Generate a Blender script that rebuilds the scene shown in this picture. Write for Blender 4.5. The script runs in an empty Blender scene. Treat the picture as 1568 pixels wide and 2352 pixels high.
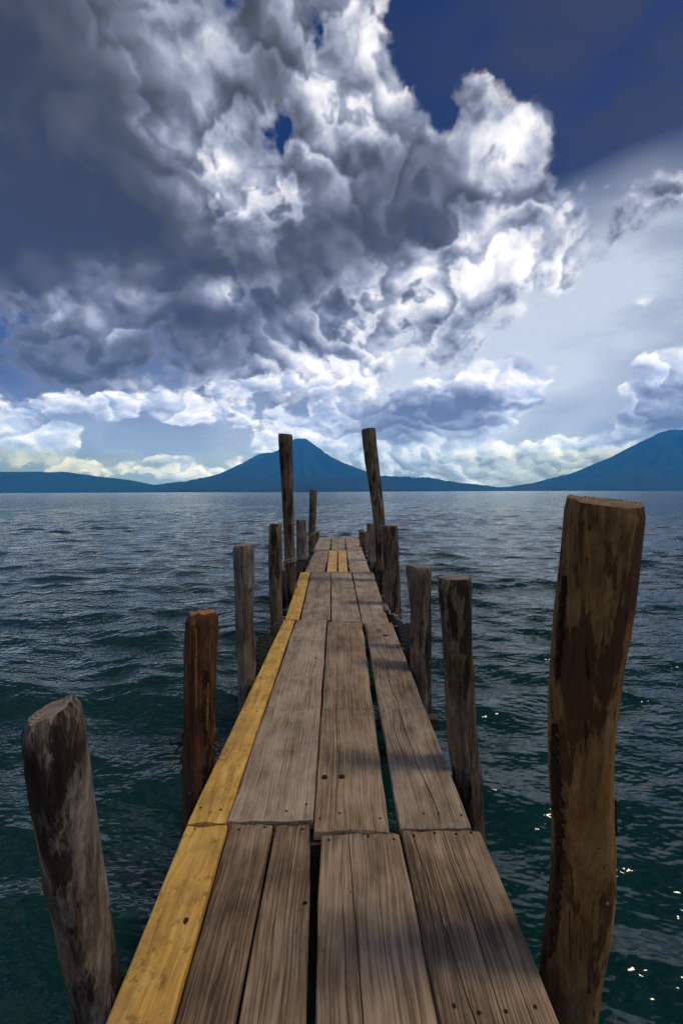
import bpy, bmesh, math, random
import numpy as np
from mathutils import Vector, Matrix, Euler

random.seed(7)
RAD = math.radians
scene = bpy.context.scene
COL = scene.collection

# ------------------------------------------------------------------ camera
CAM_LOC = Vector((0.0, 0.0, 2.20))            # eye 1.45 m above the deck
cam_data = bpy.data.cameras.new('camera')
cam_data.sensor_fit = 'HORIZONTAL'
cam_data.sensor_width = 36.0
cam_data.lens = 36.0 * 960.0 / 1568.0          # ultra-wide phone lens
cam_data.clip_start = 0.05
cam_data.clip_end = 200000.0
cam = bpy.data.objects.new('camera', cam_data)
COL.objects.link(cam)
CAM_ROT = (Matrix.Rotation(RAD(-0.36), 3, 'Z') @ Matrix.Rotation(RAD(90 - 2.8), 3, 'X')
           @ Matrix.Rotation(RAD(-0.22), 3, 'Z'))
cam.matrix_world = Matrix.Translation(CAM_LOC) @ CAM_ROT.to_4x4()
scene.camera = cam

scene.view_settings.view_transform = 'Standard'
scene.view_settings.look = 'None'
scene.view_settings.gamma = 1.0
scene.view_settings.use_curve_mapping = False
scene.view_settings.exposure = 0.3
scene.cycles.use_denoising = True
scene.cycles.denoising_prefilter = 'FAST'
scene.cycles.use_adaptive_sampling = True
scene.cycles.adaptive_threshold = 0.012
scene.cycles.adaptive_min_samples = 32
scene.cycles.max_bounces = 6
scene.cycles.diffuse_bounces = 3
scene.cycles.glossy_bounces = 4
scene.cycles.volume_bounces = 1
scene.cycles.sample_clamp_indirect = 8.0
scene.cycles.caustics_reflective = False
scene.cycles.caustics_refractive = False

# ------------------------------------------------------------------ sun
SUN_AZ, SUN_EL = RAD(104.0), RAD(62.0)          # azimuth clockwise from +Y
SUN_DIR = Vector((math.sin(SUN_AZ) * math.cos(SUN_EL), math.cos(SUN_AZ) * math.cos(SUN_EL), math.sin(SUN_EL)))
sun_data = bpy.data.lights.new('sun', 'SUN')
sun_data.energy = 0.95
sun_data.angle = RAD(10.0)                   # sun behind thin cloud: soft shadows
sun_data.color = (1.0, 0.94, 0.86)
sun = bpy.data.objects.new('sun', sun_data)
COL.objects.link(sun)
sun.rotation_euler = SUN_DIR.to_track_quat('Z', 'Y').to_euler()
sun.location = (20, 20, 40)

# ------------------------------------------------------------------ world: blue sky with broken cloud
class NT:
    """small helper to write node trees"""
    def __init__(self, tree):
        self.t = tree; self.n = tree.nodes; self.l = tree.links
    def node(self, typ, **kw):
        nd = self.n.new(typ)
        for k, v in kw.items():
            setattr(nd, k, v)
        return nd
    def plug(self, val, sock):
        if isinstance(val, bpy.types.NodeSocket):
            self.l.new(val, sock)
        elif val is not None:
            try:
                sock.default_value = val
            except TypeError:
                sock.default_value = (val,) * 3
            except ValueError:
                sock.default_value = tuple(val)[:len(sock.default_value)]
    def math(self, op, a, b=None, c=None, clamp=False):
        nd = self.node('ShaderNodeMath', operation=op, use_clamp=clamp)
        for i, v in enumerate((a, b, c)):
            self.plug(v, nd.inputs[i])
        return nd.outputs[0]
    def vmath(self, op, a, b=None, scale=None):
        nd = self.node('ShaderNodeVectorMath', operation=op)
        self.plug(a, nd.inputs[0])
        if b is not None: self.plug(b, nd.inputs[1])
        if scale is not None: self.plug(scale, nd.inputs['Scale'])
        return nd.outputs['Value'] if op in ('LENGTH', 'DOT_PRODUCT', 'DISTANCE') else nd.outputs[0]
    def rng(self, v, a, b, c=0.0, d=1.0, mode='SMOOTHSTEP'):
        nd = self.node('ShaderNodeMapRange', interpolation_type=mode)
        for i, x in enumerate((v, a, b, c, d)):
            self.plug(x, nd.inputs[i])
        return nd.outputs[0]
    def noise(self, vec, scale, detail=4.0, rough=0.5, lac=2.0, dist=0.0, out='Factor', typ='FBM', norm=True, w=None):
        nd = self.node('ShaderNodeTexNoise')
        nd.noise_dimensions = '4D' if w is not None else '3D'
        nd.noise_type = typ
        if typ == 'FBM': nd.normalize = norm
        self.plug(vec, nd.inputs['Vector'])
        if w is not None: self.plug(w, nd.inputs['W'])
        for k, v in (('Scale', scale), ('Detail', detail), ('Roughness', rough), ('Lacunarity', lac), ('Distortion', dist)):
            self.plug(v, nd.inputs[k])
        return nd.outputs[0] if out == 'Factor' else nd.outputs[1]
    def voronoi(self, vec, scale, feature='F1', detail=0.0, rough=0.5, smooth=0.5, rand=1.0):
        nd = self.node('ShaderNodeTexVoronoi', feature=feature)
        nd.normalize = detail > 0
        self.plug(vec, nd.inputs['Vector'])
        for k, v in (('Scale', scale), ('Detail', detail), ('Roughness', rough), ('Smoothness', smooth), ('Randomness', rand)):
            if k in nd.inputs: self.plug(v, nd.inputs[k])
        return nd.outputs['Distance']
    def mix(self, f, a, b, blend='MIX'):
        nd = self.node('ShaderNodeMix', data_type='RGBA', blend_type=blend)
        nd.clamp_factor = True
        self.plug(f, nd.inputs[0])
        for v, i in ((a, 6), (b, 7)):
            if not isinstance(v, bpy.types.NodeSocket) and len(v) == 3: v = (*v, 1.0)
            self.plug(v, nd.inputs[i])
        return nd.outputs[2]
    def ramp(self, f, stops, interp='LINEAR'):
        nd = self.node('ShaderNodeValToRGB')
        cr = nd.color_ramp; cr.interpolation = interp
        while len(cr.elements) < len(stops): cr.elements.new(0.5)
        for e, (p, c) in zip(cr.elements, stops):
            e.position = p
            e.color = (*c, 1.0) if len(c) == 3 else c
        self.plug(f, nd.inputs[0])
        return nd.outputs[0]
    def mapping(self, vec, loc=(0, 0, 0), rot=(0, 0, 0), scale=(1, 1, 1), typ='POINT'):
        nd = self.node('ShaderNodeMapping', vector_type=typ)
        self.plug(vec, nd.inputs[0]); nd.inputs[1].default_value = loc
        nd.inputs[2].default_value = rot; nd.inputs[3].default_value = scale
        return nd.outputs[0]

world = bpy.data.worlds.new('World')
scene.world = world
world.use_nodes = True
W = NT(world.node_tree)
W.n.clear()
world.cycles.sampling_method = 'NONE'
SKY_STRENGTH = 0.05
w_out = W.node('ShaderNodeOutputWorld')
w_bg = W.node('ShaderNodeBackground')
w_bg.inputs[1].default_value = SKY_STRENGTH
W.l.new(w_bg.outputs[0], w_out.inputs[0])
w_sky = W.node('ShaderNodeTexSky', sky_type='NISHITA')
w_sky.sun_disc = False
w_sky.sun_elevation = SUN_EL
w_sky.sun_rotation = SUN_AZ
w_sky.altitude = 4500.0
w_sky.air_density = 0.35
w_sky.dust_density = 0.1
w_sky.ozone_density = 6.0
w_dir = W.node('ShaderNodeTexCoord').outputs['Generated']

def warp(vec, scale, amount, detail=3.0):
    n = W.noise(vec, scale, detail, 0.55, out='Color')
    n = W.vmath('SUBTRACT', n, (0.5, 0.5, 0.5))
    return W.vmath('ADD', vec, W.vmath('SCALE', n, scale=amount))

def sky_plane(vec):
    """azimuth (shrunk towards the zenith) and elevation in degrees, with copies turned by the angles the cloud banks lie at"""
    s = W.node('ShaderNodeSeparateXYZ'); W.l.new(W.vmath('NORMALIZE', vec), s.inputs[0])
    el = W.math('ARCSINE', s.outputs[2])
    az = W.math('ARCTAN2', s.outputs[0], s.outputs[1])
    az = W.math('MULTIPLY', az, W.math('COSINE', el))
    c = W.node('ShaderNodeCombineXYZ')
    W.l.new(W.math('MULTIPLY', az, 180 / math.pi), c.inputs[0]); W.l.new(W.math('MULTIPLY', el, 180 / math.pi), c.inputs[1])
    return {0: c.outputs[0]}

def lobes(planes, table):
    """sum of soft elliptical regions on the sky: (azimuth, elevation, half-width, half-height, tilt, amount), degrees"""
    total = None
    for az, el, rw, rh, tilt, amp in table:
        if tilt not in planes:
            planes[tilt] = W.mapping(planes[0], rot=(0, 0, -RAD(tilt)))
        x, y = az * math.cos(RAD(el)), el
        ct, st = math.cos(RAD(tilt)), math.sin(RAD(tilt))
        u, v = x * ct + y * st, -x * st + y * ct
        p = W.node('ShaderNodeVectorMath', operation='MULTIPLY_ADD')
        W.l.new(planes[tilt], p.inputs[0])
        p.inputs[1].default_value = (1 / rw, 1 / rh, 0); p.inputs[2].default_value = (-u / rw, -v / rh, 0)
        g = W.node('ShaderNodeTexGradient', gradient_type='SPHERICAL')
        W.l.new(p.outputs[0], g.inputs[0])
        total = W.math('MULTIPLY_ADD', g.outputs[1], amp, 0.0 if total is None else total)
    return total

def rgb(r, g, b):
    """a display colour as radiance before the sky strength"""
    f = lambda v: (v / 255 / 12.92 if v / 255 <= 0.04045 else ((v / 255 + 0.055) / 1.055) ** 2.4) * 0.89 / SKY_STRENGTH
    return (f(r), f(g), f(b))

COVER = [
    (-31.6,39.5,29.3,17.6,20,0.75), (-33.4,27.1,34.3,17.9,15,0.8), (-12.1,38.0,25.7,20.5,5,0.55), (-17.3,21.7,38.5,17.3,5,0.8), (1.4,29.9,29.1,19.6,0,0.7),
    (3.8,44.9,6.2,11.4,-5,0.75), (13.3,36.1,16.4,9.5,-10,0.75), (20.6,38.1,6.6,3.7,0,0.85), (19.2,32.4,7.0,10.8,-10,0.5), (25.7,27.4,8.8,5.2,-45,0.6),
    (11.7,23.1,30.2,13.3,-5,0.5), (-11.9,45.9,17.4,5.8,10,0.6), (-35.5,11.8,23.0,5.8,10,0.3), (0.2,16.5,23.4,8.9,0,0.4), (37.3,29.5,9.0,4.0,5,0.6),
    (23.6,35.7,3.6,1.3,-15,0.3), (29.8,34.2,1.6,2.9,-25,0.24), (-7.1,39.8,5.2,2.0,35,-0.68), (0.2,41.3,2.3,2.5,0,-1.0), (-1.6,45.3,2.2,5.6,-10,-0.95),
    (13.3,38.5,2.8,1.4,-30,-0.45), (24.8,43.0,17.9,10.1,-15,-1.0), (29.2,32.5,8.8,4.6,-5,-0.5), (11.3,43.6,5.1,5.9,0,-0.9), (-37.5,11.5,6.2,3.1,-10,-0.5),
    (32.8,11.1,15.3,17.3,-5,-0.5),
]
BRIGHT = [
    (-22.6,37.8,3.5,2.3,-15,0.5), (-23.6,42.7,9.8,5.9,15,0.25), (-12.2,32.5,9.9,10.4,-30,0.6), (-16.2,41.5,7.5,6.7,40,0.18), (-7.0,43.0,8.7,10.6,5,0.16),
    (3.2,44.1,6.3,11.8,-5,0.3), (5.5,46.4,3.3,3.9,-5,0.3), (-2.0,38.6,10.6,8.0,0,0.2), (13.3,39.2,15.2,5.5,-10,0.26), (20.6,38.1,6.6,4.1,-10,0.22),
    (20.2,33.4,4.4,9.9,0,0.6), (25.7,27.8,6.9,5.2,-45,0.5), (8.9,26.1,18.6,5.7,15,0.18), (-30.2,22.8,10.1,6.0,-5,0.62), (-32.5,18.5,11.0,6.8,-15,0.45),
    (-14.6,23.8,8.5,2.3,5,0.62), (7.2,20.5,35.6,10.5,0,0.45), (15.6,25.5,22.9,8.8,10,0.25), (-12.5,15.1,27.0,5.2,5,0.3), (37.3,29.9,6.9,3.0,5,0.35),
    (17.1,28.8,9.4,7.0,-10,0.25), (-2.2,14.3,23.7,6.9,0,0.35), (-24.2,26.0,10.2,3.6,20,0.26), (-19.6,33.8,12.5,4.7,-10,0.2), (-36.6,38.4,19.1,13.7,20,-0.6),
    (-34.9,27.4,22.8,9.1,10,-0.62), (-23.2,27.8,20.9,5.8,10,-0.35), (-19.4,20.5,22.0,7.4,5,-0.5), (-21.1,15.5,20.8,4.2,0,-0.4), (1.4,29.5,23.1,9.0,10,-0.24),
    (10.0,32.7,12.7,6.0,15,-0.14), (-36.1,17.0,9.1,9.1,10,-0.36), (-26.2,35.6,7.0,9.6,15,-0.12), (-9.0,26.1,14.3,6.3,5,-0.3), (-11.4,43.2,5.1,4.8,10,-0.2),
    (-36.2,11.7,13.9,3.8,10,-0.3),
]
VEIL = [
    (29.5,22.1,25.6,11.7,5,0.75), (21.0,17.9,29.0,15.8,5,0.7), (7.2,13.1,52.8,15.3,0,0.55), (32.4,25.9,15.0,7.9,5,0.35), (22.6,9.1,29.3,14.1,-5,0.4),
    (-26.2,6.9,39.3,8.7,5,0.25), (-10.4,3.5,66.6,7.3,0,0.5), (23.7,2.0,41.4,5.3,0,0.35),
]
DUSK = [
    (27.6,42.1,21.5,10.3,-15,0.95), (37.6,32.3,13.6,9.0,-10,0.95), (35.0,40.9,15.3,6.3,-20,0.5),
]
LOWCOV = [
    (-33.6,9.5,17.1,3.1,5,0.95), (-36.4,6.2,11.7,2.0,5,0.35), (-32.9,4.5,19.2,3.6,5,0.95), (-20.3,2.5,21.7,2.6,0,0.7), (-12.7,4.9,11.8,3.7,20,0.6),
    (-19.6,9.9,9.4,3.7,5,0.25), (-10.9,10.3,20.2,5.4,0,0.3), (-3.4,8.4,19.5,4.0,0,0.7), (14.6,11.2,18.3,6.1,5,1.0), (20.3,11.4,7.2,6.7,-30,0.8),
    (9.6,7.5,17.5,3.7,0,0.6), (10.7,3.7,23.9,4.1,0,0.95), (27.1,5.1,14.5,3.4,10,0.8), (21.2,2.1,23.9,3.4,0,0.6), (29.9,2.4,12.6,3.2,0,0.4),
    (39.0,11.6,7.2,7.4,-10,1.1), (37.6,7.8,5.8,3.2,-5,0.6), (-1.0,14.3,19.0,2.3,0,0.4), (-12.6,13.0,18.3,3.0,5,0.3), (25.6,10.7,4.0,1.3,-5,0.6),
    (32.8,8.2,6.5,1.6,-5,0.4), (34.4,11.4,2.8,1.2,-10,0.4), (-26.2,6.1,7.9,2.6,10,-1.1), (-11.8,6.9,6.3,1.9,25,-0.4), (23.7,6.4,7.0,3.4,-5,-0.5),
    (-19.7,6.7,4.4,2.6,0,-0.3), (29.8,10.0,10.0,4.2,-5,-0.4),
]
LOWBRI = [
    (-32.7,11.0,17.4,2.0,5,0.6), (-34.1,6.4,13.6,1.6,0,0.35), (-30.8,5.1,15.8,2.4,5,0.45), (-18.2,3.1,13.4,2.0,5,0.4), (-7.5,6.4,12.1,2.9,0,0.45),
    (-17.0,10.0,14.1,3.8,5,0.3), (19.5,13.9,10.1,2.3,-15,0.95), (22.6,9.6,4.2,4.4,-55,0.55), (4.9,14.9,18.9,2.0,0,0.8), (-2.2,9.6,13.8,2.7,0,0.55),
    (10.7,4.9,15.2,1.9,10,0.45), (20.1,6.0,11.7,1.8,5,0.3), (26.1,6.2,12.1,2.5,10,0.35), (37.8,14.6,6.3,1.8,0,0.6), (36.7,12.2,5.4,1.3,10,0.4),
    (10.7,11.1,18.8,3.6,0,-0.75), (15.8,8.9,13.7,3.9,-5,-0.7), (4.9,8.4,9.8,2.7,0,-0.7), (39.0,9.8,7.1,5.6,-10,-0.75), (-32.8,7.8,17.4,1.2,5,-0.45),
    (6.1,3.6,9.8,2.8,0,-0.35), (37.3,6.6,6.4,3.3,-5,-0.7), (-36.4,7.7,8.5,1.0,5,-0.35), (18.5,2.4,22.4,2.7,0,-0.2),
]


sun_v = tuple(SUN_DIR)
HAZE_SIGMA = (0.4e-5, 3.6e-5, 13.5e-5)              # haze per metre: red, green, blue
# --- upper cloud: big billows, lit from the upper right, dark where it is thick
base = warp(w_dir, 3.2, 0.10, 2.0)
fine = warp(base, 9.0, 0.055, 3.0)
fine_pl = sky_plane(fine)
sep = W.node('ShaderNodeSeparateXYZ'); W.l.new(w_dir, sep.inputs[0])
beyond = W.rng(sep.outputs[1], 0.60, -0.10)                 # the same broken cloud goes on round the rest of the sky
cov_l = W.math('MULTIPLY_ADD', beyond, 0.62, lobes(fine_pl, COVER))
bri_l = W.math('MULTIPLY_ADD', beyond, 0.22, lobes(fine_pl, BRIGHT))
def cloud_field(vec, s1, s2, rough):
    """broad masses plus rounded heads"""
    a = W.noise(vec, s1, 6.0, rough)
    b = W.voronoi(vec, s2, 'F1')
    return W.math('ADD', a, W.math('MULTIPLY', W.math('SUBTRACT', 0.45, b), 0.34))
def heads(vec, s1, k, lean, detail=5.0, rough=0.52, fuzz=None):
    """overlapping cloud heads one behind the other: each bright at its sunward edge and fading to grey behind it"""
    n = W.math('MULTIPLY', W.noise(vec, s1, detail, rough), k)
    if fuzz is not None: n = W.math('MULTIPLY_ADD', fuzz, 0.45, n)
    m = W.math('MULTIPLY_ADD', W.vmath('DOT_PRODUCT', vec, sun_v), -lean, n)
    u = W.math('FRACT', m)
    return W.math('POWER', W.math('MULTIPLY', W.math('SUBTRACT', 1.0, u), W.rng(u, 0.0, 0.30)), 1.15)
def toward_sun(vec, amount):
    return W.vmath('ADD', vec, tuple(Vector(sun_v) * amount))
up_p = W.mapping(base, (3.1, 0.7, 1.9), (0, 0, 0), (1.0, 1.0, 1.10))
puff = warp(up_p, 16.0, 0.022, 2.0)
f0 = cloud_field(puff, 6.0, 12.0, 0.50)
f1 = cloud_field(toward_sun(puff, 0.024), 6.0, 12.0, 0.50)
fray = W.math('MULTIPLY', W.math('SUBTRACT', W.noise(puff, 34.0, 5.0, 0.64), 0.5), 1.0)
dens = W.math('ADD', cov_l, W.math('MULTIPLY', W.math('SUBTRACT', f0, 0.62), 2.3))
dens = W.math('ADD', W.math('SUBTRACT', dens, 0.12), fray)
alpha_up = W.rng(dens, -0.06, 0.40)
edge = W.math('SUBTRACT', f0, f1)
rim = W.math('MULTIPLY', W.rng(dens, 0.08, 0.5, 1.0, 0.0), 0.22)      # thin edges let the sun through
crisp = W.rng(bri_l, -0.50, 0.45, 0.26, 1.0)          # soft inside the thick grey parts
hd = W.math('ADD', heads(puff, 5.0, 7.0, 6.0, fuzz=fray), W.math('MULTIPLY', heads(puff, 11.0, 4.0, 9.0, fuzz=fray), 0.30))
lum = W.math('MULTIPLY_ADD', W.math('MULTIPLY', edge, 1.5), crisp, W.math('MULTIPLY', bri_l, 0.56))
lum = W.math('MULTIPLY_ADD', W.math('SUBTRACT', hd, 0.50), W.math('MULTIPLY', crisp, 0.46), lum)
lum = W.math('MULTIPLY_ADD', W.math('SUBTRACT', f0, 0.5), 0.24, lum)
lum = W.math('ADD', lum, rim)
lum = W.math('ADD', lum, 0.355, clamp=True)
col_up = W.ramp(lum, [(0.0, rgb(56, 55, 22)), (0.2, rgb(77, 77, 60)), (0.40, rgb(112, 115, 118)), (0.60, rgb(162, 168, 178)),
                      (0.78, rgb(220, 219, 220)), (0.95, rgb(255, 253, 248))])
# --- cumulus low over the horizon
lowb = warp(w_dir, 8.0, 0.045, 4.0)
lp = W.mapping(lowb, (0.4, 5.2, 0.0), (0, 0, 0), (1.0, 1.0, 1.5))
low_pl = sky_plane(lowb)
lcov = lobes(low_pl, LOWCOV)
lbri = lobes(low_pl, LOWBRI)
g0 = cloud_field(lp, 6.5, 13.0, 0.56)
g1 = cloud_field(toward_sun(lp, 0.014), 6.5, 13.0, 0.56)
ldens = W.math('ADD', lcov, W.math('MULTIPLY', W.math('SUBTRACT', g0, 0.62), 1.6))
ldens = W.math('SUBTRACT', ldens, 0.12)
lfray = W.math('MULTIPLY', W.math('SUBTRACT', W.noise(lp, 40.0, 3.0, 0.6), 0.5), 0.6)
ldens = W.math('ADD', ldens, lfray)
alpha_lo = W.math('MULTIPLY', W.rng(ldens, 0.04, 0.24), W.rng(sep.outputs[2], 0.34, 0.24))
llum = W.math('ADD', W.math('MULTIPLY', W.math('SUBTRACT', g0, g1), 1.7), W.math('MULTIPLY', lbri, 0.45))
llum = W.math('ADD', llum, W.math('MULTIPLY', W.math('SUBTRACT', g0, 0.5), 0.25))
llum = W.math('ADD', llum, W.math('MULTIPLY', W.rng(ldens, 0.05, 0.5, 1.0, 0.0), 0.15))
llum = W.math('MULTIPLY_ADD', W.math('SUBTRACT', heads(lp, 7.0, 6.0, 10.0, 5.0), 0.35), 0.40, llum)
llum = W.math('ADD', llum, 0.50, clamp=True)
col_lo = W.ramp(llum, [(0.0, rgb(98, 104, 118)), (0.3, rgb(134, 142, 158)), (0.55, rgb(178, 188, 208)), (0.78, rgb(226, 226, 228)), (1.0, rgb(262, 260, 256))])
# --- thin high veil
base_pl = sky_plane(base)
veil_n = W.noise(W.mapping(base, (0, 0, 0), (0, 0.5, 0.3), (1.0, 1.0, 2.4)), 4.0, 5.0, 0.55)
veil = W.math('MULTIPLY', lobes(base_pl, VEIL), W.rng(veil_n, 0.32, 0.68, 0.62, 1.0), clamp=True)
dusk = W.math('MULTIPLY', lobes(base_pl, DUSK), W.rng(veil_n, 0.32, 0.62, 0.25, 1.15), clamp=True)
sky_c = W.mix(dusk, w_sky.outputs[0], rgb(54, 54, 50))
sky_c = W.mix(veil, sky_c, rgb(190, 198, 205))
sky_c = W.mix(alpha_up, sky_c, col_up)
sky_c = W.mix(alpha_lo, sky_c, col_lo)
# light at the top of the lake haze: what the long low paths through it take away is already counted in the sky colours above
path = W.math('MINIMUM', W.math('DIVIDE', 1720.0, W.math('MAXIMUM', sep.outputs[2], 0.02)), 19500.0)
gain = W.node('ShaderNodeCombineXYZ')
for i, (k, part) in enumerate(zip(HAZE_SIGMA, (0.85, 0.94, 0.90))):
    W.l.new(W.math('EXPONENT', W.math('MULTIPLY', path, part * k)), gain.inputs[i])
sky_c = W.vmath('MULTIPLY', sky_c, gain.outputs[0])
W.l.new(sky_c, w_bg.inputs[0])

# ------------------------------------------------------------------ helpers
def link(o, parent=None):
    COL.objects.link(o)
    if parent is not None:
        o.parent = parent
    return o

def tag(o, label=None, category=None, group=None, kind=None):
    for k, v in (('label', label), ('category', category), ('group', group), ('kind', kind)):
        if v: o[k] = v
    return o

def mesh_obj(name, verts, faces, mat, parent=None, loc=(0, 0, 0), smooth=True):
    me = bpy.data.meshes.new(name)
    me.from_pydata([tuple(v) for v in verts], [], faces)
    if smooth:
        me.polygons.foreach_set('use_smooth', [True] * len(me.polygons))
    me.update()
    me.materials.append(mat)
    o = bpy.data.objects.new(name, me)
    o.location = loc
    return link(o, parent)

def fast_grid(name, P, mat, wrap_u=False, parent=None):
    """P: (rows, cols, 3) array -> one smooth quad mesh"""
    r, c = P.shape[:2]
    idx = np.arange(r * c).reshape(r, c)
    if wrap_u:
        idx = np.concatenate([idx, idx[:, :1]], axis=1)
    q = np.stack([idx[:-1, :-1], idx[:-1, 1:], idx[1:, 1:], idx[1:, :-1]], axis=-1).reshape(-1, 4)
    me = bpy.data.meshes.new(name)
    me.vertices.add(r * c); me.vertices.foreach_set('co', P.reshape(-1).astype(np.float32))
    me.loops.add(q.size); me.loops.foreach_set('vertex_index', q.reshape(-1).astype(np.int32))
    me.polygons.add(len(q))
    me.polygons.foreach_set('loop_start', np.arange(0, q.size, 4, dtype=np.int32))
    me.polygons.foreach_set('use_smooth', np.ones(len(q), dtype=bool))
    me.update(calc_edges=True); me.validate()
    me.materials.append(mat)
    return link(bpy.data.objects.new(name, me), parent)

def _hash(ix, iy, iz, seed):
    h = (ix.astype(np.int64) * 374761393 + iy.astype(np.int64) * 668265263 + iz.astype(np.int64) * 2147483647 + seed * 974634777) & 0xFFFFFFFF
    h = ((h ^ (h >> 13)) * 1274126177) & 0xFFFFFFFF
    h = ((h ^ (h >> 16)) * 2246822519) & 0xFFFFFFFF
    return ((h ^ (h >> 15)) & 0xFFFFFF) / float(0xFFFFFF)

def vnoise(x, y, z=0.0, seed=0):
    """smooth value noise in -1..1 on numpy arrays"""
    x, y, z = np.broadcast_arrays(np.asarray(x, float), np.asarray(y, float), np.asarray(z, float))
    xi, yi, zi = np.floor(x), np.floor(y), np.floor(z)
    u, v, w = x - xi, y - yi, z - zi
    u, v, w = u * u * (3 - 2 * u), v * v * (3 - 2 * v), w * w * (3 - 2 * w)
    r = 0
    for a in (0, 1):
        for b in (0, 1):
            for c in (0, 1):
                r = r + _hash(xi + a, yi + b, zi + c, seed) * (u if a else 1 - u) * (v if b else 1 - v) * (w if c else 1 - w)
    return r * 2 - 1

def fbm(x, y, z=0.0, octaves=4, seed=0, gain=0.5):
    t, a, f = 0, 1.0, 1.0
    for i in range(octaves):
        t = t + a * vnoise(np.asarray(x) * f, np.asarray(y) * f, np.asarray(z) * f, seed + i * 17)
        a *= gain; f *= 2.03
    return t

def new_mat(name):
    m = bpy.data.materials.new(name)
    m.use_nodes = True
    N = NT(m.node_tree)
    N.n.clear()
    out = N.node('ShaderNodeOutputMaterial')
    bsdf = N.node('ShaderNodeBsdfPrincipled')
    N.l.new(bsdf.outputs[0], out.inputs[0])
    return m, N, bsdf

def bump(N, height, strength, distance, normal=None):
    b = N.node('ShaderNodeBump')
    b.inputs['Strength'].default_value = strength
    b.inputs['Distance'].default_value = distance
    N.l.new(height, b.inputs['Height'])
    if normal is not None: N.l.new(normal, b.inputs['Normal'])
    return b.outputs[0]

# ------------------------------------------------------------------ lake
def lake_material():
    m, N, b = new_mat('lake_water')
    co = N.node('ShaderNodeTexCoord').outputs['Object']
    b.inputs['IOR'].default_value = 1.36
    dist = N.vmath('LENGTH', co)
    n_big = N.noise(co, 0.12, 3.0, 0.5)
    N.l.new(N.mix(n_big, (0.0022, 0.020, 0.019), (0.006, 0.043, 0.037)), b.inputs['Base Color'])
    N.l.new(N.rng(dist, 5.0, 120.0, 0.045, 0.12, 'LINEAR'), b.inputs['Roughness'])
    p = N.mapping(co, rot=(0, 0, RAD(14)), scale=(0.55, 1.0, 1.0))
    fine = N.noise(p, 9.0, 3.0, 0.55)
    mid = N.noise(p, 2.2, 4.0, 0.6)
    far = N.noise(N.mapping(co, rot=(0, 0, RAD(-8)), scale=(0.45, 1.0, 1.0)), 0.8, 5.0, 0.66)
    n1 = bump(N, fine, 0.40, 0.024)
    mb = N.node('ShaderNodeBump'); mb.inputs['Distance'].default_value = 0.15
    N.l.new(N.rng(dist, 4.0, 60.0, 0.85, 0.45), mb.inputs['Strength'])
    N.l.new(mid, mb.inputs['Height']); N.l.new(n1, mb.inputs['Normal'])
    n2 = mb.outputs[0]
    fb = N.node('ShaderNodeBump'); fb.inputs['Distance'].default_value = 0.9
    N.l.new(N.rng(dist, 6.0, 40.0, 0.0, 0.36), fb.inputs['Strength'])
    N.l.new(far, fb.inputs['Height']); N.l.new(n2, fb.inputs['Normal'])
    N.l.new(fb.outputs[0], b.inputs['Normal'])
    return m

def build_lake():
    rng = np.random.default_rng(11)
    front = np.linspace(RAD(-62), RAD(62), 420)
    back = np.linspace(RAD(62), RAD(298), 60)[1:-1]
    ang = np.concatenate([front, back])
    r = [0.35]
    while r[-1] < 250: r.append(r[-1] * 1.0068 + 0.001)
    while r[-1] < 19000: r.append(r[-1] * 1.12)
    r = np.array(r)
    A, Rr = np.meshgrid(ang, r)
    X, Y = Rr * np.sin(A), Rr * np.cos(A)
    Z = np.zeros_like(X); DX = np.zeros_like(X); DY = np.zeros_like(X)
    space = np.maximum(0.0062 * Rr, 0.004)
    gust = 0.75 + 0.35 * fbm(X * 0.16, Y * 0.16, 0, 3, 5)
    base_dir = RAD(262)                                       # wind waves run towards the pier, slightly from the right
    for i in range(84):
        lam = 0.26 * (2.8 / 0.26) ** rng.random()
        th = base_dir + rng.normal(0, 0.50)
        slope = 0.046 * (lam / 0.9) ** (0.45 if lam < 0.9 else -0.5)
        amp = slope * lam / (2 * math.pi)
        k = 2 * math.pi / lam
        kx, ky = math.cos(th) * k, math.sin(th) * k
        ph = kx * X + ky * Y + rng.random() * 6.283 + 1.2 * vnoise(X / (lam * 4), Y / (lam * 4), i * 3.1, 3)
        fade = np.clip((lam / space - 2.5) / 3.0, 0, 1) * gust
        Z += amp * fade * np.sin(ph)
        q = 0.8 * amp * fade * np.cos(ph)
        DX += q * math.cos(th); DY += q * math.sin(th)
    far = np.clip(1 - Rr / 230.0, 0, 1)
    P = np.stack([X + DX * far, Y + DY * far, Z * far], axis=-1)
    o = fast_grid('water', P, lake_material(), wrap_u=True)
    tag(o, 'dark teal choppy lake water around the pier', kind='structure')
    return o
build_lake()

# ------------------------------------------------------------------ volcanoes across the lake
def forest_material():
    m, N, b = new_mat('forested_slope')
    co = N.node('ShaderNodeTexCoord').outputs['Object']
    n = N.noise(co, 0.004, 6.0, 0.6)
    N.l.new(N.ramp(n, [(0.3, (0.010, 0.032, 0.022)), (0.55, (0.024, 0.058, 0.036)), (0.75, (0.052, 0.080, 0.052))]), b.inputs['Base Color'])
    b.inputs['Roughness'].default_value = 0.95
    b.inputs['Specular IOR Level'].default_value = 0.1
    return m
FOREST = forest_material()

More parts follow.
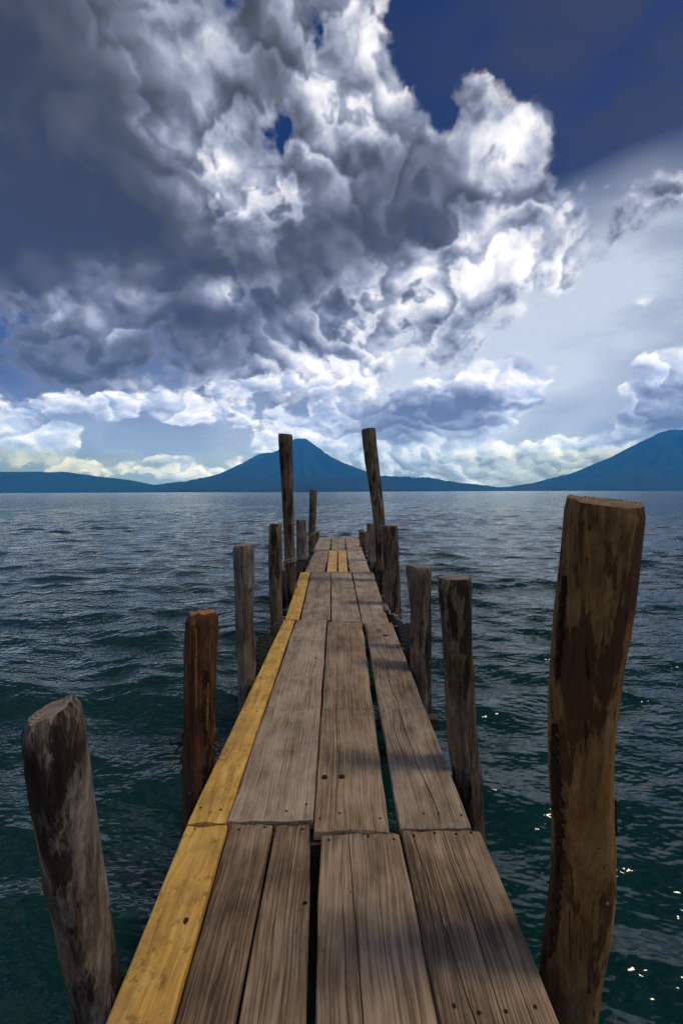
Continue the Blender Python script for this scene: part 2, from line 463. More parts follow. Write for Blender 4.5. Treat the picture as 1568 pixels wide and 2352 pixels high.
def mountain(name, label, az, dist, left, right, seed, rough=0.18, width=None, foot_depth=None):
    """left / right: (distance from the summit, height) in metres along the ridge, from the summit outwards"""
    lx, lh = zip(*left); rx, rh = zip(*right)
    rmax = max(lx[-1], rx[-1])
    n = 200
    u = np.linspace(-1, 1, n)
    gx = np.sign(u) * np.abs(u) ** 1.25 * rmax
    depth = foot_depth or rmax
    gy = np.sign(u) * np.abs(u) ** 1.25 * depth
    X, Y = np.meshgrid(gx, gy)
    Rr = np.hypot(X, Y * rmax / depth) + 1e-6
    th = np.arctan2(Y, X)
    t = 0.5 + 0.5 * X / Rr
    t = t * t * (3 - 2 * t)
    wob = 1 + 0.06 * fbm(np.cos(th) * 1.7, np.sin(th) * 1.7, 0, 3, seed)
    H = np.interp(Rr * wob, lx, lh) * (1 - t) + np.interp(Rr * wob, rx, rh) * t
    hmax = max(lh[0], rh[0])
    gully = np.abs(fbm(np.cos(th) * 5.5, np.sin(th) * 5.5, Rr / 5200.0, 4, seed + 3))
    H = H - gully * hmax * rough * np.clip(Rr / 900.0, 0, 1) * np.clip(H / (0.25 * hmax), 0, 1)
    H = H + fbm(X / 420.0, Y / 420.0, 0, 4, seed + 9) * hmax * 0.012
    H = np.where(Rr > rmax * 0.995, -60.0, H)
    o = fast_grid(name, np.stack([X, Y, H], axis=-1), FOREST)
    o.location = (math.sin(az) * dist, math.cos(az) * dist, 0)
    o.rotation_euler.z = -az
    tag(o, label, kind='structure')
    return o

mountain('volcano', 'blue hazy volcano rising behind the two tall posts', RAD(-5.2), 13000,
         [(0, 1660), (160, 1640), (500, 1370), (1350, 900), (2300, 560), (3300, 300), (4300, 150), (5600, 50), (6600, -40)],
         [(0, 1660), (180, 1640), (560, 1380), (1250, 940), (1950, 640), (2500, 470), (3100, 430), (4150, 390), (4900, 240), (5900, 90), (6800, -40)], 3)
mountain('volcano', 'farther volcano shoulder with its head in cloud left of the central cone', RAD(-9.6), 15600,
         [(0, 1440), (300, 1390), (900, 1060), (1500, 750), (2300, 380), (3300, 60), (3700, -40)],
         [(0, 1440), (300, 1440), (1200, 1300), (2500, 600), (3700, -40)], 8)
mountain('volcano', 'steep blue volcano at the right edge of the lake', RAD(38.4), 13800,
         [(0, 1560), (260, 1510), (800, 1230), (1500, 850), (2300, 520), (3300, 240), (4300, 80), (5200, 15), (6000, -40)],
         [(0, 1560), (350, 1520), (1100, 1150), (2200, 700), (4000, 250), (6400, -40)], 14)
mountain('hills', 'low dark blue hills on the left shore', RAD(-38.5), 12200,
         [(0, 480), (1500, 420), (4000, 320), (7000, -40)],
         [(0, 480), (700, 470), (1300, 500), (1800, 420), (2600, 330), (3300, 180), (4000, 60), (4700, -40)], 21, rough=0.03, foot_depth=2500)
mountain('hills', 'faint low hills on the far shore right of the central volcano', RAD(25), 17000,
         [(0, 170), (1500, 140), (3500, 90), (6000, 40), (7000, -40)],
         [(0, 170), (2000, 260), (5000, 220), (7000, -40)], 27, rough=0.03, foot_depth=1800)

# ------------------------------------------------------------------ haze over the lake
def build_haze():
    x, y0, y1, z0, z1 = 21000, -19500, 19500, -90, 1720
    v = [(-x, y0, z0), (x, y0, z0), (x, y1, z0), (-x, y1, z0), (-x, y0, z1), (x, y0, z1), (x, y1, z1), (-x, y1, z1)]
    f = [(3, 2, 1, 0), (4, 5, 6, 7), (0, 1, 5, 4), (1, 2, 6, 5), (2, 3, 7, 6), (3, 0, 4, 7)]
    m = bpy.data.materials.new('lake_haze'); m.use_nodes = True
    N = NT(m.node_tree); N.n.clear()
    out = N.node('ShaderNodeOutputMaterial')
    vol = N.node('ShaderNodeVolumePrincipled')
    vol.inputs['Color'].default_value = (*[k / HAZE_SIGMA[2] for k in HAZE_SIGMA], 1)
    vol.inputs['Absorption Color'].default_value = (1, 1, 1, 1)
    vol.inputs['Density'].default_value = HAZE_SIGMA[2]
    vol.inputs['Anisotropy'].default_value = 0.0
    N.l.new(vol.outputs[0], out.inputs['Volume'])
    o = mesh_obj('haze', v, f, m, smooth=False)
    tag(o, 'thin blue haze over the lake', kind='stuff')
build_haze()

# ------------------------------------------------------------------ wood materials
def grey_wood(name, dark, mid, light, figure=0.5, warm=0.0):
    """weathered sawn plank: grain runs along local y, each plank has its own pattern"""
    m, N, b = new_mat(name)
    co = N.node('ShaderNodeTexCoord').outputs['Object']
    rnd = N.math('MULTIPLY', N.node('ShaderNodeObjectInfo').outputs['Random'], 57.0)
    wob = N.noise(N.mapping(co, scale=(2.2, 1.1, 2.0)), 1.6, 2.0, 0.5, w=rnd)
    off = N.node('ShaderNodeCombineXYZ')
    N.l.new(N.math('MULTIPLY', N.math('SUBTRACT', wob, 0.5), 0.075), off.inputs[0])
    p = N.vmath('ADD', co, off.outputs[0])
    fibre = N.noise(N.mapping(p, scale=(1, 0.012, 1)), 270.0, 4.0, 0.72, w=rnd)
    streak = N.noise(N.mapping(p, scale=(1, 0.014, 1)), 95.0, 4.0, 0.66, w=rnd)
    rings = N.node('ShaderNodeTexWave', wave_type='BANDS', bands_direction='X', wave_profile='SIN')
    N.l.new(N.mapping(p, scale=(1, 0.06, 1)), rings.inputs['Vector'])
    for k, v in (('Scale', 17.0), ('Distortion', 14.0), ('Detail', 3.0), ('Detail Scale', 1.3), ('Detail Roughness', 0.55)):
        rings.inputs[k].default_value = v
    patch = N.noise(co, 2.4, 4.0, 0.6, w=rnd)
    blot = N.noise(N.mapping(co, scale=(1, 0.45, 1)), 9.0, 5.0, 0.62, w=rnd)
    v = N.math('MULTIPLY_ADD', streak, 0.42, N.math('MULTIPLY', fibre, 0.58))
    v = N.math('ADD', v, N.math('MULTIPLY', N.math('SUBTRACT', rings.outputs['Fac'], 0.5), 0.11 * figure))
    v = N.math('ADD', v, N.math('MULTIPLY', N.math('SUBTRACT', patch, 0.5), 0.55))
    v = N.math('ADD', v, N.math('MULTIPLY', N.math('SUBTRACT', blot, 0.5), 0.45))
    v = N.math('MULTIPLY_ADD', v, 1.55, -0.285)
    v = N.math('ADD', v, N.math('MULTIPLY', N.math('SUBTRACT', N.math('FRACT', N.math('MULTIPLY', rnd, 3.37)), 0.5), 0.16))   # no two planks weathered alike
    c = N.ramp(v, [(0.18, dark), (0.46, mid), (0.60, tuple(0.5 * (a + d) for a, d in zip(mid, light))), (0.80, light)])
    # pale scuffs at a slant across the grain, left by feet and the saw
    sc_l = N.rng(N.noise(N.mapping(co, rot=(0, 0, RAD(17)), scale=(1, 0.11, 1)), 120.0, 2.0, 0.5, w=N.math('ADD', rnd, 41.0)), 0.60, 0.72, 0.0, 1.0)
    sc_m = N.rng(N.noise(co, 4.0, 3.0, 0.6, w=N.math('ADD', rnd, 43.0)), 0.44, 0.62, 0.0, 0.55)
    c = N.mix(N.math('MULTIPLY', sc_l, sc_m), c, tuple(min(0.6, 1.25 * x) for x in light))
    # brown damp stains and dark mildew specks with a shape of their own
    stain = N.rng(N.noise(N.mapping(co, scale=(1, 0.6, 1)), 3.3, 4.0, 0.65, w=N.math('ADD', rnd, 9.0)), 0.56, 0.74, 0.0, 0.55)
    c = N.mix(stain, c, (0.070, 0.046, 0.032))
    bleach = N.rng(N.noise(N.mapping(co, scale=(1, 0.5, 1)), 5.0, 3.0, 0.6, w=N.math('ADD', rnd, 21.0)), 0.60, 0.78, 0.0, 0.40)
    c = N.mix(bleach, c, (0.36, 0.31, 0.265))
    speck = N.rng(N.noise(N.mapping(co, scale=(1, 0.5, 1)), 60.0, 2.0, 0.5, w=rnd), 0.70, 0.76, 0.0, 0.7)
    c = N.mix(speck, c, (0.030, 0.022, 0.017))
    # fine drying checks along the grain
    chk = N.noise(N.mapping(p, scale=(1, 0.022, 1)), 75.0, 1.0, 0.4, w=N.math('ADD', rnd, 3.0))
    chk = N.rng(chk, 0.735, 0.765)
    c = N.mix(N.math('MULTIPLY', chk, 0.85), c, (0.018, 0.013, 0.010))
    # knots
    vo = N.node('ShaderNodeTexVoronoi', feature='F1', voronoi_dimensions='4D')
    N.l.new(N.mapping(co, scale=(1, 0.55, 1)), vo.inputs['Vector']); N.l.new(rnd, vo.inputs['W']); vo.inputs['Scale'].default_value = 2.6
    kn = N.rng(vo.outputs['Distance'], 0.05, 0.15, 1.0, 0.0)
    c = N.mix(N.math('MULTIPLY', kn, 0.7), c, (0.045, 0.028, 0.019))
    N.l.new(c, b.inputs['Base Color'])
    N.l.new(N.rng(fibre, 0.3, 0.7, 0.62, 0.82), b.inputs['Roughness'])
    b.inputs['Specular IOR Level'].default_value = 0.35
    h = N.math('ADD', N.math('MULTIPLY', fibre, 0.5), N.math('MULTIPLY', streak, 0.8))
    h = N.math('SUBTRACT', h, N.math('MULTIPLY', chk, 0.9))
    h = N.math('ADD', h, N.math('MULTIPLY', rings.outputs['Fac'], 0.12))
    N.l.new(bump(N, h, 0.75, 0.0032), b.inputs['Normal'])
    return m

def yellow_wood():
    """newer sawn pine with a yellow stain, mottled and scuffed"""
    m, N, b = new_mat('yellow_stained_pine')
    co = N.node('ShaderNodeTexCoord').outputs['Object']
    rnd = N.math('MULTIPLY', N.node('ShaderNodeObjectInfo').outputs['Random'], 41.0)
    wob = N.noise(N.mapping(co, scale=(2.0, 0.9, 2.0)), 2.6, 3.0, 0.5, w=rnd)
    off = N.node('ShaderNodeCombineXYZ')
    N.l.new(N.math('MULTIPLY', N.math('SUBTRACT', wob, 0.5), 0.13), off.inputs[0])
    p = N.vmath('ADD', co, off.outputs[0])
    fibre = N.noise(N.mapping(p, scale=(1, 0.035, 1)), 190.0, 3.0, 0.6, w=rnd)
    grain = N.noise(N.mapping(p, scale=(1, 0.07, 1)), 58.0, 3.0, 0.55, w=rnd)
    mott = N.noise(N.mapping(co, scale=(1, 0.65, 1)), 15.0, 4.0, 0.62, w=rnd)
    v = N.math('MULTIPLY_ADD', grain, 0.55, N.math('MULTIPLY', fibre, 0.20))
    v = N.math('ADD', v, N.math('MULTIPLY', mott, 0.28))
    v = N.math('MULTIPLY_ADD', v, 1.7, -0.33)
    c = N.ramp(v, [(0.20, (0.26, 0.120, 0.022)), (0.42, (0.58, 0.310, 0.060)), (0.60, (0.76, 0.440, 0.095)), (0.82, (0.86, 0.58, 0.175))])
    scuff = N.rng(N.noise(N.mapping(co, scale=(1, 0.8, 1)), 30.0, 4.0, 0.72, w=N.math('ADD', rnd, 5.0)), 0.52, 0.68, 0.0, 0.70)
    c = N.mix(scuff, c, (0.155, 0.080, 0.022))
    grime = N.rng(N.noise(co, 5.0, 4.0, 0.6, w=N.math('ADD', rnd, 13.0)), 0.45, 0.70, 0.0, 0.55)
    c = N.mix(grime, c, (0.24, 0.135, 0.045))
    vo = N.node('ShaderNodeTexVoronoi', feature='F1', voronoi_dimensions='4D')
    N.l.new(N.mapping(co, scale=(1, 0.6, 1)), vo.inputs['Vector']); N.l.new(rnd, vo.inputs['W']); vo.inputs['Scale'].default_value = 2.3
    kn = N.rng(vo.outputs['Distance'], 0.04, 0.12, 1.0, 0.0)
    c = N.mix(N.math('MULTIPLY', kn, 0.75), c, (0.13, 0.055, 0.012))
    N.l.new(c, b.inputs['Base Color'])
    b.inputs['Roughness'].default_value = 0.62
    b.inputs['Specular IOR Level'].default_value = 0.4
    h = N.math('ADD', N.math('MULTIPLY', fibre, 0.5), N.math('MULTIPLY', grain, 0.7))
    N.l.new(bump(N, h, 0.6, 0.0022), b.inputs['Normal'])
    return m

PLANK_A = grey_wood('weathered_plank_brown', (0.058, 0.034, 0.018), (0.240, 0.155, 0.090), (0.500, 0.355, 0.225), 0.9)
PLANK_B = grey_wood('weathered_plank_grey', (0.074, 0.048, 0.029), (0.305, 0.215, 0.142), (0.570, 0.435, 0.310), 0.6)
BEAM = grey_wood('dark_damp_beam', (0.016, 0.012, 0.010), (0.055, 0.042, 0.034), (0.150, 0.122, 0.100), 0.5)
YELLOW = yellow_wood()

def plain_mat(name, col, rough, metal=0.0, spec=0.4, noise_scale=None, col2=None, bump_d=0.0):
    m, N, b = new_mat(name)
    b.inputs['Roughness'].default_value = rough; b.inputs['Metallic'].default_value = metal
    b.inputs['Specular IOR Level'].default_value = spec
    if noise_scale:
        co = N.node('ShaderNodeTexCoord').outputs['Object']
        n = N.noise(co, noise_scale, 4.0, 0.6)
        N.l.new(N.mix(N.rng(n, 0.3, 0.7), col, col2 or tuple(0.5 * x for x in col)), b.inputs['Base Color'])
        if bump_d: N.l.new(bump(N, n, 0.7, bump_d), b.inputs['Normal'])
    else:
        b.inputs['Base Color'].default_value = (*col, 1)
    return m
RUST = plain_mat('rusted_nail', (0.030, 0.017, 0.012), 0.7, 0.4, 0.4, 300.0, (0.012, 0.009, 0.008))

# ------------------------------------------------------------------ the pier: planks on cross beams
DECK_Z, PLANK_T = 0.75, 0.042
BOARDS = {   # left and right edge at the near end, the same at the far end, near y, far y (m)
    'S0y': ('Y',-0.60,-0.44,-0.59,-0.43,-2.40,0.43),
    'S0a': ('G',-0.42,-0.09,-0.41,-0.08,-2.40,0.43),
    'S0c': ('G',-0.07,0.25,-0.06,0.25,-2.40,0.43),
    'S0e': ('G',0.27,0.58,0.27,0.57,-2.40,0.43),
    'S1y': ('Y',-0.619,-0.441,-0.669,-0.493,0.450,1.755),
    'S1a': ('G',-0.427,-0.291,-0.486,-0.295,0.450,1.770),
    'S1b': ('G',-0.281,-0.061,-0.281,-0.131,0.450,1.763),
    'S1c': ('G',-0.054,0.275,-0.084,0.254,0.450,1.710),
    'S1e': ('G',0.278,0.589,0.265,0.601,0.450,1.723),
    'S2y': ('Y',-0.673,-0.503,-0.628,-0.509,1.772,4.687),
    'S2a': ('G',-0.495,-0.123,-0.483,-0.143,1.781,4.666),
    'S2c': ('G',-0.116,0.209,-0.127,0.253,1.725,4.611),
    'S2e': ('G',0.258,0.568,0.283,0.576,1.734,4.543),
    'S3y': ('Y',-0.623,-0.463,-0.700,-0.526,4.719,7.532),
    'S3a': ('G',-0.440,-0.104,-0.500,-0.161,4.681,7.483),
    'S3c': ('G',-0.088,0.245,-0.146,0.215,4.643,7.473),
    'S3e': ('G',0.260,0.549,0.238,0.612,4.558,7.423),
    'S4a': ('G',-0.625,-0.273,-0.591,-0.246,7.527,10.285),
    'S4x': ('Y',-0.225,-0.044,-0.235,-0.047,7.519,10.275),
    'S4z': ('Y',-0.012,0.154,-0.025,0.174,7.514,10.268),
    'S4e': ('G',0.196,0.560,0.190,0.576,7.464,10.258),
    'S5a': ('G',-0.638,-0.244,-0.629,-0.257,10.441,13.296),
    'S5c': ('G',-0.189,0.149,-0.225,0.187,10.427,13.279),
    'S5e': ('G',0.193,0.585,0.205,0.617,10.413,13.261),
}

pier = link(bpy.data.objects.new('wooden_pier', None))
pier.location = (0, 1.0, 0)
tag(pier, 'narrow plank pier running straight out into the lake', 'pier')
PIER_OFF = Vector((0, -1.0, 0))

def plank(key, kind, xl0, xr0, xl1, xr1, y0, y1, cracks=(), seed=0, mat=None, name='plank', z=DECK_Z, drop=0.0):
    """sawn board with wandering edges, eased arrises and real drying splits: cracks = (u_near, u_far, t0, t1, half-width, depth, wander)"""
    L = y1 - y0
    ny = max(14, int(L / 0.035))
    t = np.linspace(0, 1, ny)
    es = 0.0035 if kind == 'G' else 0.0018
    XL = xl0 + (xl1 - xl0) * t + es * fbm(t * L * 3.0, seed * 7.7, 0, 4, seed)
    XR = xr0 + (xr1 - xr0) * t + es * fbm(t * L * 3.0, seed * 3.1 + 50, 0, 4, seed)
    # columns across the width: eased edges, even columns, and a narrow triple for every split
    cols = [('e', 0.0, -0.0060), ('e', 0.0025, -0.0022), ('e', 0.006, 0.0)]
    for i in range(1, 12): cols.append(('u', i / 12.0, 0.0))
    cols += [('r', 0.006, 0.0), ('r', 0.0025, -0.0022), ('r', 0.0, -0.0060)]
    Wd = XR - XL
    rows_x, rows_z = [], []
    for typ, v, dz in cols:
        if typ == 'e': rows_x.append(XL + v)
        elif typ == 'r': rows_x.append(XR - v)
        else: rows_x.append(XL + v * Wd)
        rows_z.append(np.full(ny, dz))
    for (u0, u1, ta, tb, hw, dep, wan) in cracks:
        path = XL + (u0 + (u1 - u0) * t) * Wd + wan * fbm(t * L * 2.2, u0 * 91.0, 0, 4, seed + 5)
        live = np.clip(np.minimum(t - ta, tb - t) / 0.05, 0, 1)
        wv = hw * (0.45 + 0.55 * live) * (0.75 + 0.35 * vnoise(t * L * 9, u0 * 17, 0, seed)) * np.where(live > 0, 1, 0.2)
        dv = -dep * live
        for off, zz in ((-1.0, 0.0), (-0.45, 0.85), (0.45, 0.85), (1.0, 0.0)):
            rows_x.append(path + off * wv); rows_z.append(dv * zz)
    X = np.array(rows_x).T; Zs = np.array(rows_z).T                  # (ny, ncol)
    order = np.argsort(X, axis=1)
    X = np.take_along_axis(X, order, 1); Zs = np.take_along_axis(Zs, order, 1)
    Yg = np.repeat((y0 + L * t)[:, None], X.shape[1], 1)
    for e, sgn in ((0, 1), (-1, -1)):                                  # ragged sawn ends
        fr = np.exp(-np.abs(t - (0 if e == 0 else 1)) * L / 0.03)[:, None]
        Yg = Yg + fr * 0.006 * fbm(X * 26.0, seed * 5.0 + (0 if e == 0 else 9), 0, 3, seed)
    warp_z = 0.004 * fbm(Yg * 1.1, seed * 2.3, 0, 3, seed + 2) + 0.0009 * fbm(X * 40, Yg * 6, 0, 3, seed + 3)
    endsink = -0.0035 * (np.exp(-t * L / 0.006) + np.exp(-(1 - t) * L / 0.006))[:, None]
    cup = 0.0035 * ((X - X.mean(1, keepdims=True)) / (0.5 * Wd[:, None])) ** 2 * (1 if seed % 2 else -1)
    Zt = warp_z + endsink + cup + Zs - drop
    c = Vector(((xl0 + xr0 + xl1 + xr1) / 4, (y0 + y1) / 2, z))
    n, k = X.shape
    top = np.stack([X - c.x, Yg - c.y, Zt], -1)
    XB = X[:, [0, -1]]
    bot = np.stack([XB - c.x, Yg[:, [0, -1]] - c.y, np.full_like(XB, -PLANK_T) + (warp_z[:, [0, -1]] - drop)], -1)
    V = np.concatenate([top.reshape(-1, 3), bot.reshape(-1, 3)])
    F = []
    ti = lambda i, j: i * k + j
    bi = lambda i, j: n * k + i * 2 + j
    for i in range(n - 1):
        for j in range(k - 1):
            F.append((ti(i, j), ti(i, j + 1), ti(i + 1, j + 1), ti(i + 1, j)))
        F.append((ti(i, 0), ti(i + 1, 0), bi(i + 1, 0), bi(i, 0)))
        F.append((ti(i + 1, k - 1), ti(i, k - 1), bi(i, 1), bi(i + 1, 1)))
        F.append((bi(i, 0), bi(i + 1, 0), bi(i + 1, 1), bi(i, 1)))
    F.append(tuple(ti(0, j) for j in range(k - 1, -1, -1)) + (bi(0, 0), bi(0, 1)))
    F.append(tuple(ti(n - 1, j) for j in range(k)) + (bi(n - 1, 1), bi(n - 1, 0)))
    o = mesh_obj(name, V, F, mat, pier, c + PIER_OFF)
    o.data.set_sharp_from_angle(angle=RAD(38))
    return o

CRACKS = {
    'S1a': [(0.45, 0.60, 0.2, 0.85, 0.0015, 0.010, 0.010)],
    'S1b': [(0.25, 0.30, 0.1, 0.75, 0.0015, 0.010, 0.012), (0.75, 0.55, 0.3, 0.9, 0.0012, 0.008, 0.012)],
    'S1c': [(0.44, 0.36, 0.0, 1.0, 0.0026, 0.020, 0.005), (0.30, 0.26, 0.2, 0.86, 0.0013, 0.008, 0.006), (0.62, 0.66, 0.55, 0.95, 0.0012, 0.008, 0.006)],
    'S1e': [(0.46, 0.13, 0.15, 1.0, 0.0022, 0.015, 0.008), (0.58, 0.50, 0.2, 1.0, 0.0024, 0.016, 0.006), (0.80, 0.76, 0.3, 1.0, 0.0018, 0.012, 0.006)],
    'S2y': [],
    'S2a': [(0.50, 0.62, 0.02, 0.55, 0.0017, 0.012, 0.028), (0.16, 0.2, 0.6, 0.98, 0.0018, 0.010, 0.014), (0.72, 0.68, 0.55, 1.0, 0.0016, 0.010, 0.02)],
    'S2c': [(0.30, 0.31, 0.0, 1.0, 0.0021, 0.016, 0.012), (0.62, 0.6, 0.35, 0.8, 0.0014, 0.008, 0.014)],
    'S2e': [(0.55, 0.30, 0.0, 0.62, 0.0032, 0.020, 0.022), (0.36, 0.55, 0.55, 1.0, 0.0030, 0.018, 0.020), (0.8, 0.82, 0.0, 0.2, 0.0022, 0.012, 0.01)],
    'S3a': [(0.42, 0.52, 0.0, 1.0, 0.0040, 0.022, 0.028)],
    'S3c': [(0.35, 0.45, 0.1, 0.7, 0.0024, 0.012, 0.014)],
    'S3e': [(0.40, 0.35, 0.0, 0.55, 0.0030, 0.014, 0.018)],
    'S4a': [(0.5, 0.55, 0.0, 0.8, 0.004, 0.02, 0.02)],
    'S4e': [(0.4, 0.5, 0.0, 0.7, 0.004, 0.02, 0.03)],
    'S5a': [(0.6, 0.55, 0.3, 1.0, 0.004, 0.02, 0.02)],
    'S5c': [(0.5, 0.5, 0.0, 1.0, 0.005, 0.02, 0.01)],
}
PLANKS = {}
for i, (k, (kind, *dims)) in enumerate(BOARDS.items()):
    mat = YELLOW if kind == 'Y' else (PLANK_A if k in ('S1a', 'S1b', 'S1c', 'S1e', 'S2c', 'S0a', 'S0c') else PLANK_B)
    o = plank(k, kind, *dims, cracks=CRACKS.get(k, ()), seed=i + 1, mat=mat, drop=(0.006 if k[0:2] in ('S1', 'S3', 'S5', 'S0') else 0.0))
    if kind == 'Y': o['label'] = 'newer yellow stained plank'
    PLANKS[k] = o

def box_verts(x0, x1, y0, y1, z0, z1):
    return ([(x0, y0, z0), (x1, y0, z0), (x1, y1, z0), (x0, y1, z0), (x0, y0, z1), (x1, y0, z1), (x1, y1, z1), (x0, y1, z1)],
            [(3, 2, 1, 0), (4, 5, 6, 7), (0, 1, 5, 4), (1, 2, 6, 5), (2, 3, 7, 6), (3, 0, 4, 7)])

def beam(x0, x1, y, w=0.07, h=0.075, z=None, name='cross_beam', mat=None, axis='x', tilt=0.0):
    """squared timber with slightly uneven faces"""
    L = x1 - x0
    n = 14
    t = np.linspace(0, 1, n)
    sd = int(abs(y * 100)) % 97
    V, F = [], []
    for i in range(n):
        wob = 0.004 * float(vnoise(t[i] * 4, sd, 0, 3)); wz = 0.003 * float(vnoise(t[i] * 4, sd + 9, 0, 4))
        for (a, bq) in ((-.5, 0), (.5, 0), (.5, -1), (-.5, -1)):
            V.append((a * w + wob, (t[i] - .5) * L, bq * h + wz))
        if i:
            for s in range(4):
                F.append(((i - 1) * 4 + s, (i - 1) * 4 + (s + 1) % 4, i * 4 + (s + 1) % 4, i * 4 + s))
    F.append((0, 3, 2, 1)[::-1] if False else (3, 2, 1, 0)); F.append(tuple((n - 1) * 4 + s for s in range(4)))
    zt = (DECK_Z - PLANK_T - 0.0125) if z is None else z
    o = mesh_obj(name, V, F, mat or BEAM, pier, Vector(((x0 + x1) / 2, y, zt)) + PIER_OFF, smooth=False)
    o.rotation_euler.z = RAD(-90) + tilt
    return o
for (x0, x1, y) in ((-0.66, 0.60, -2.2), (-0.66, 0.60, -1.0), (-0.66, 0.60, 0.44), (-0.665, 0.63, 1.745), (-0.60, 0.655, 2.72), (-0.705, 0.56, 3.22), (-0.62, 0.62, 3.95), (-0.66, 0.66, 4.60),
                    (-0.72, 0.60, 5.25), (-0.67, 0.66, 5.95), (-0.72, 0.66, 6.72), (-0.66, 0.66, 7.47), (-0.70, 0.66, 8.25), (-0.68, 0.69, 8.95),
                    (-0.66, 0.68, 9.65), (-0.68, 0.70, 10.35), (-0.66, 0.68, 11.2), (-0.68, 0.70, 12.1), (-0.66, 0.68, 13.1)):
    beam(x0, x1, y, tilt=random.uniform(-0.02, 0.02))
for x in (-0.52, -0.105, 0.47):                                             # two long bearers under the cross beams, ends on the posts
    for y0, y1 in ((-2.4, 4.4), (4.42, 9.0), (9.02, 13.2)) if x != -0.105 else ((-1.0, 1.9),):  # short middle timber is added to darken the gap between the front planks
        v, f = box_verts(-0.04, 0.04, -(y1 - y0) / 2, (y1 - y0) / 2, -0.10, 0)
        mesh_obj('bearer_and_gap_darkener', v, f, BEAM, pier, Vector((x, (y0 + y1) / 2, DECK_Z - PLANK_T - 0.092)) + PIER_OFF, smooth=False)

# nails and bolts, each on its plank
def disc_mesh(name, r, h, seg=10, dome=0.4):
    V = [(0, 0, h)]; F = []
    for rr, zz in ((r * 0.6, h * 0.9), (r, h * (1 - dome)), (r, -0.004)):
        V += [(rr * math.cos(2 * math.pi * i / seg), rr * math.sin(2 * math.pi * i / seg), zz) for i in range(seg)]
    for i in range(seg):
        j = (i + 1) % seg
        F.append((0, 1 + i, 1 + j))
        for q in (0, 1):
            F.append((1 + q * seg + i, 1 + (q + 1) * seg + i, 1 + (q + 1) * seg + j, 1 + q * seg + j))
    me = bpy.data.meshes.new(name); me.from_pydata(V, [], F); me.update(); me.materials.append(RUST)
    return me
NAIL = disc_mesh('nail', 0.0058, 0.0012)
BOLT = disc_mesh('bolt', 0.016, 0.0035, 14)
def on_plank(key, me, name, u, t):
    kind, xl0, xr0, xl1, xr1, y0, y1 = BOARDS[key]
    x = (xl0 + (xl1 - xl0) * t) + u * ((xr0 + (xr1 - xr0) * t) - (xl0 + (xl1 - xl0) * t))
    y = y0 + (y1 - y0) * t
    p = PLANKS[key]
    lx, ly = x - (p.location.x - PIER_OFF.x), y - (p.location.y - PIER_OFF.y)
    co = np.empty(len(p.data.vertices) * 3, np.float32); p.data.vertices.foreach_get('co', co)
    co = co.reshape(-1, 3); co = co[co[:, 2] > -0.013]
    near = np.argsort((co[:, 0] - lx) ** 2 + (co[:, 1] - ly) ** 2)[:3]
    o = bpy.data.objects.new(name, me); link(o, p)
    o.location = (lx, ly, float(co[near, 2].max()))
    return o
rn = random.Random(5)
for k, (kind, *d) in BOARDS.items():
    if k[:2] in ('S0', 'S4', 'S5'): continue
    y0, y1 = d[4], d[5]; L = y1 - y0
    rows = [0.035 / L * 1.0 + 0.012, 1 - 0.016] if k[:2] != 'S1' else [1 - 0.016]
    rows += [(yy - y0) / L for yy in (2.72, 3.22, 3.95, 5.25, 5.95, 6.72) if y0 + 0.1 < yy < y1 - 0.1]
    if k[:2] == 'S1': rows.append((1.10 - y0) / L) if k in ('S1e',) else None
    for tt in rows:
        us = ([0.2, 0.78] if kind == 'Y' or k in ('S1a', 'S1b') else [0.1, 0.36, 0.63, 0.9])
        for u in us:
            if rn.random() < 0.78:
                on_plank(k, NAIL, 'nail', u + rn.uniform(-0.05, 0.05), min(0.99, max(0.006, tt + rn.uniform(-0.008, 0.008))))
for u in (0.12, 0.38):
    on_plank('S2c', BOLT, 'bolt', u, 0.115)

# knots, a knot hole and flecks of old paint, each on its plank
KNOT = plain_mat('dark_knot', (0.060, 0.028, 0.012), 0.7, 0, 0.3, 130.0, (0.015, 0.008, 0.005), 0.004)
HOLE = plain_mat('knot_hole', (0.006, 0.005, 0.004), 0.9, 0, 0.1, 80.0, (0.012, 0.009, 0.007))
FLECK = plain_mat('old_paint', (0.62, 0.60, 0.54), 0.7, 0, 0.3, 120.0, (0.45, 0.42, 0.36))
def patch_mesh(name, r, mat, seg=16, h=0.0014, seed=0):
    me = disc_mesh(name, r, h, seg, 0.6)
    rg = random.Random(seed)
    f = [1 + rg.uniform(-0.28, 0.28) for _ in range(seg)]
    for i, v in enumerate(me.vertices):
        if i: v.co.x *= f[(i - 1) % seg]; v.co.y *= f[(i - 1) % seg]
    me.materials.clear(); me.materials.append(mat)
    return me
for key, u, t, r, mat, nm, sy in (('S1y', 0.74, 0.69, 0.008, KNOT, 'knot', 1.5), ('S1b', 0.92, 0.73, 0.009, HOLE, 'knot', 0.7),
                              ('S2e', 0.62, 0.855, 0.026, HOLE, 'knot_hole', 1.1), ('S4e', 0.66, 0.78, 0.045, HOLE, 'knot_hole', 1.3), ('S2a', 0.80, 0.62, 0.012, KNOT, 'knot', 1.3)):
    o = on_plank(key, patch_mesh(nm, r, mat, seed=int(t * 1000)), nm, u, t); o.scale.y = sy
rf = random.Random(12)
for q in range(11):
    o = on_plank('S2c', patch_mesh('paint_fleck', rf.uniform(0.003, 0.006), FLECK, 9, 0.0006, q), 'paint_fleck', rf.choice([0.45, 0.5, 0.62, 0.7, 0.93]) + rf.uniform(-.05, .05), rf.uniform(0.03, 0.5))
    o.scale = (0.6, rf.uniform(0.8, 2.6), 1); o.rotation_euler.z = rf.uniform(-0.7, 0.7)

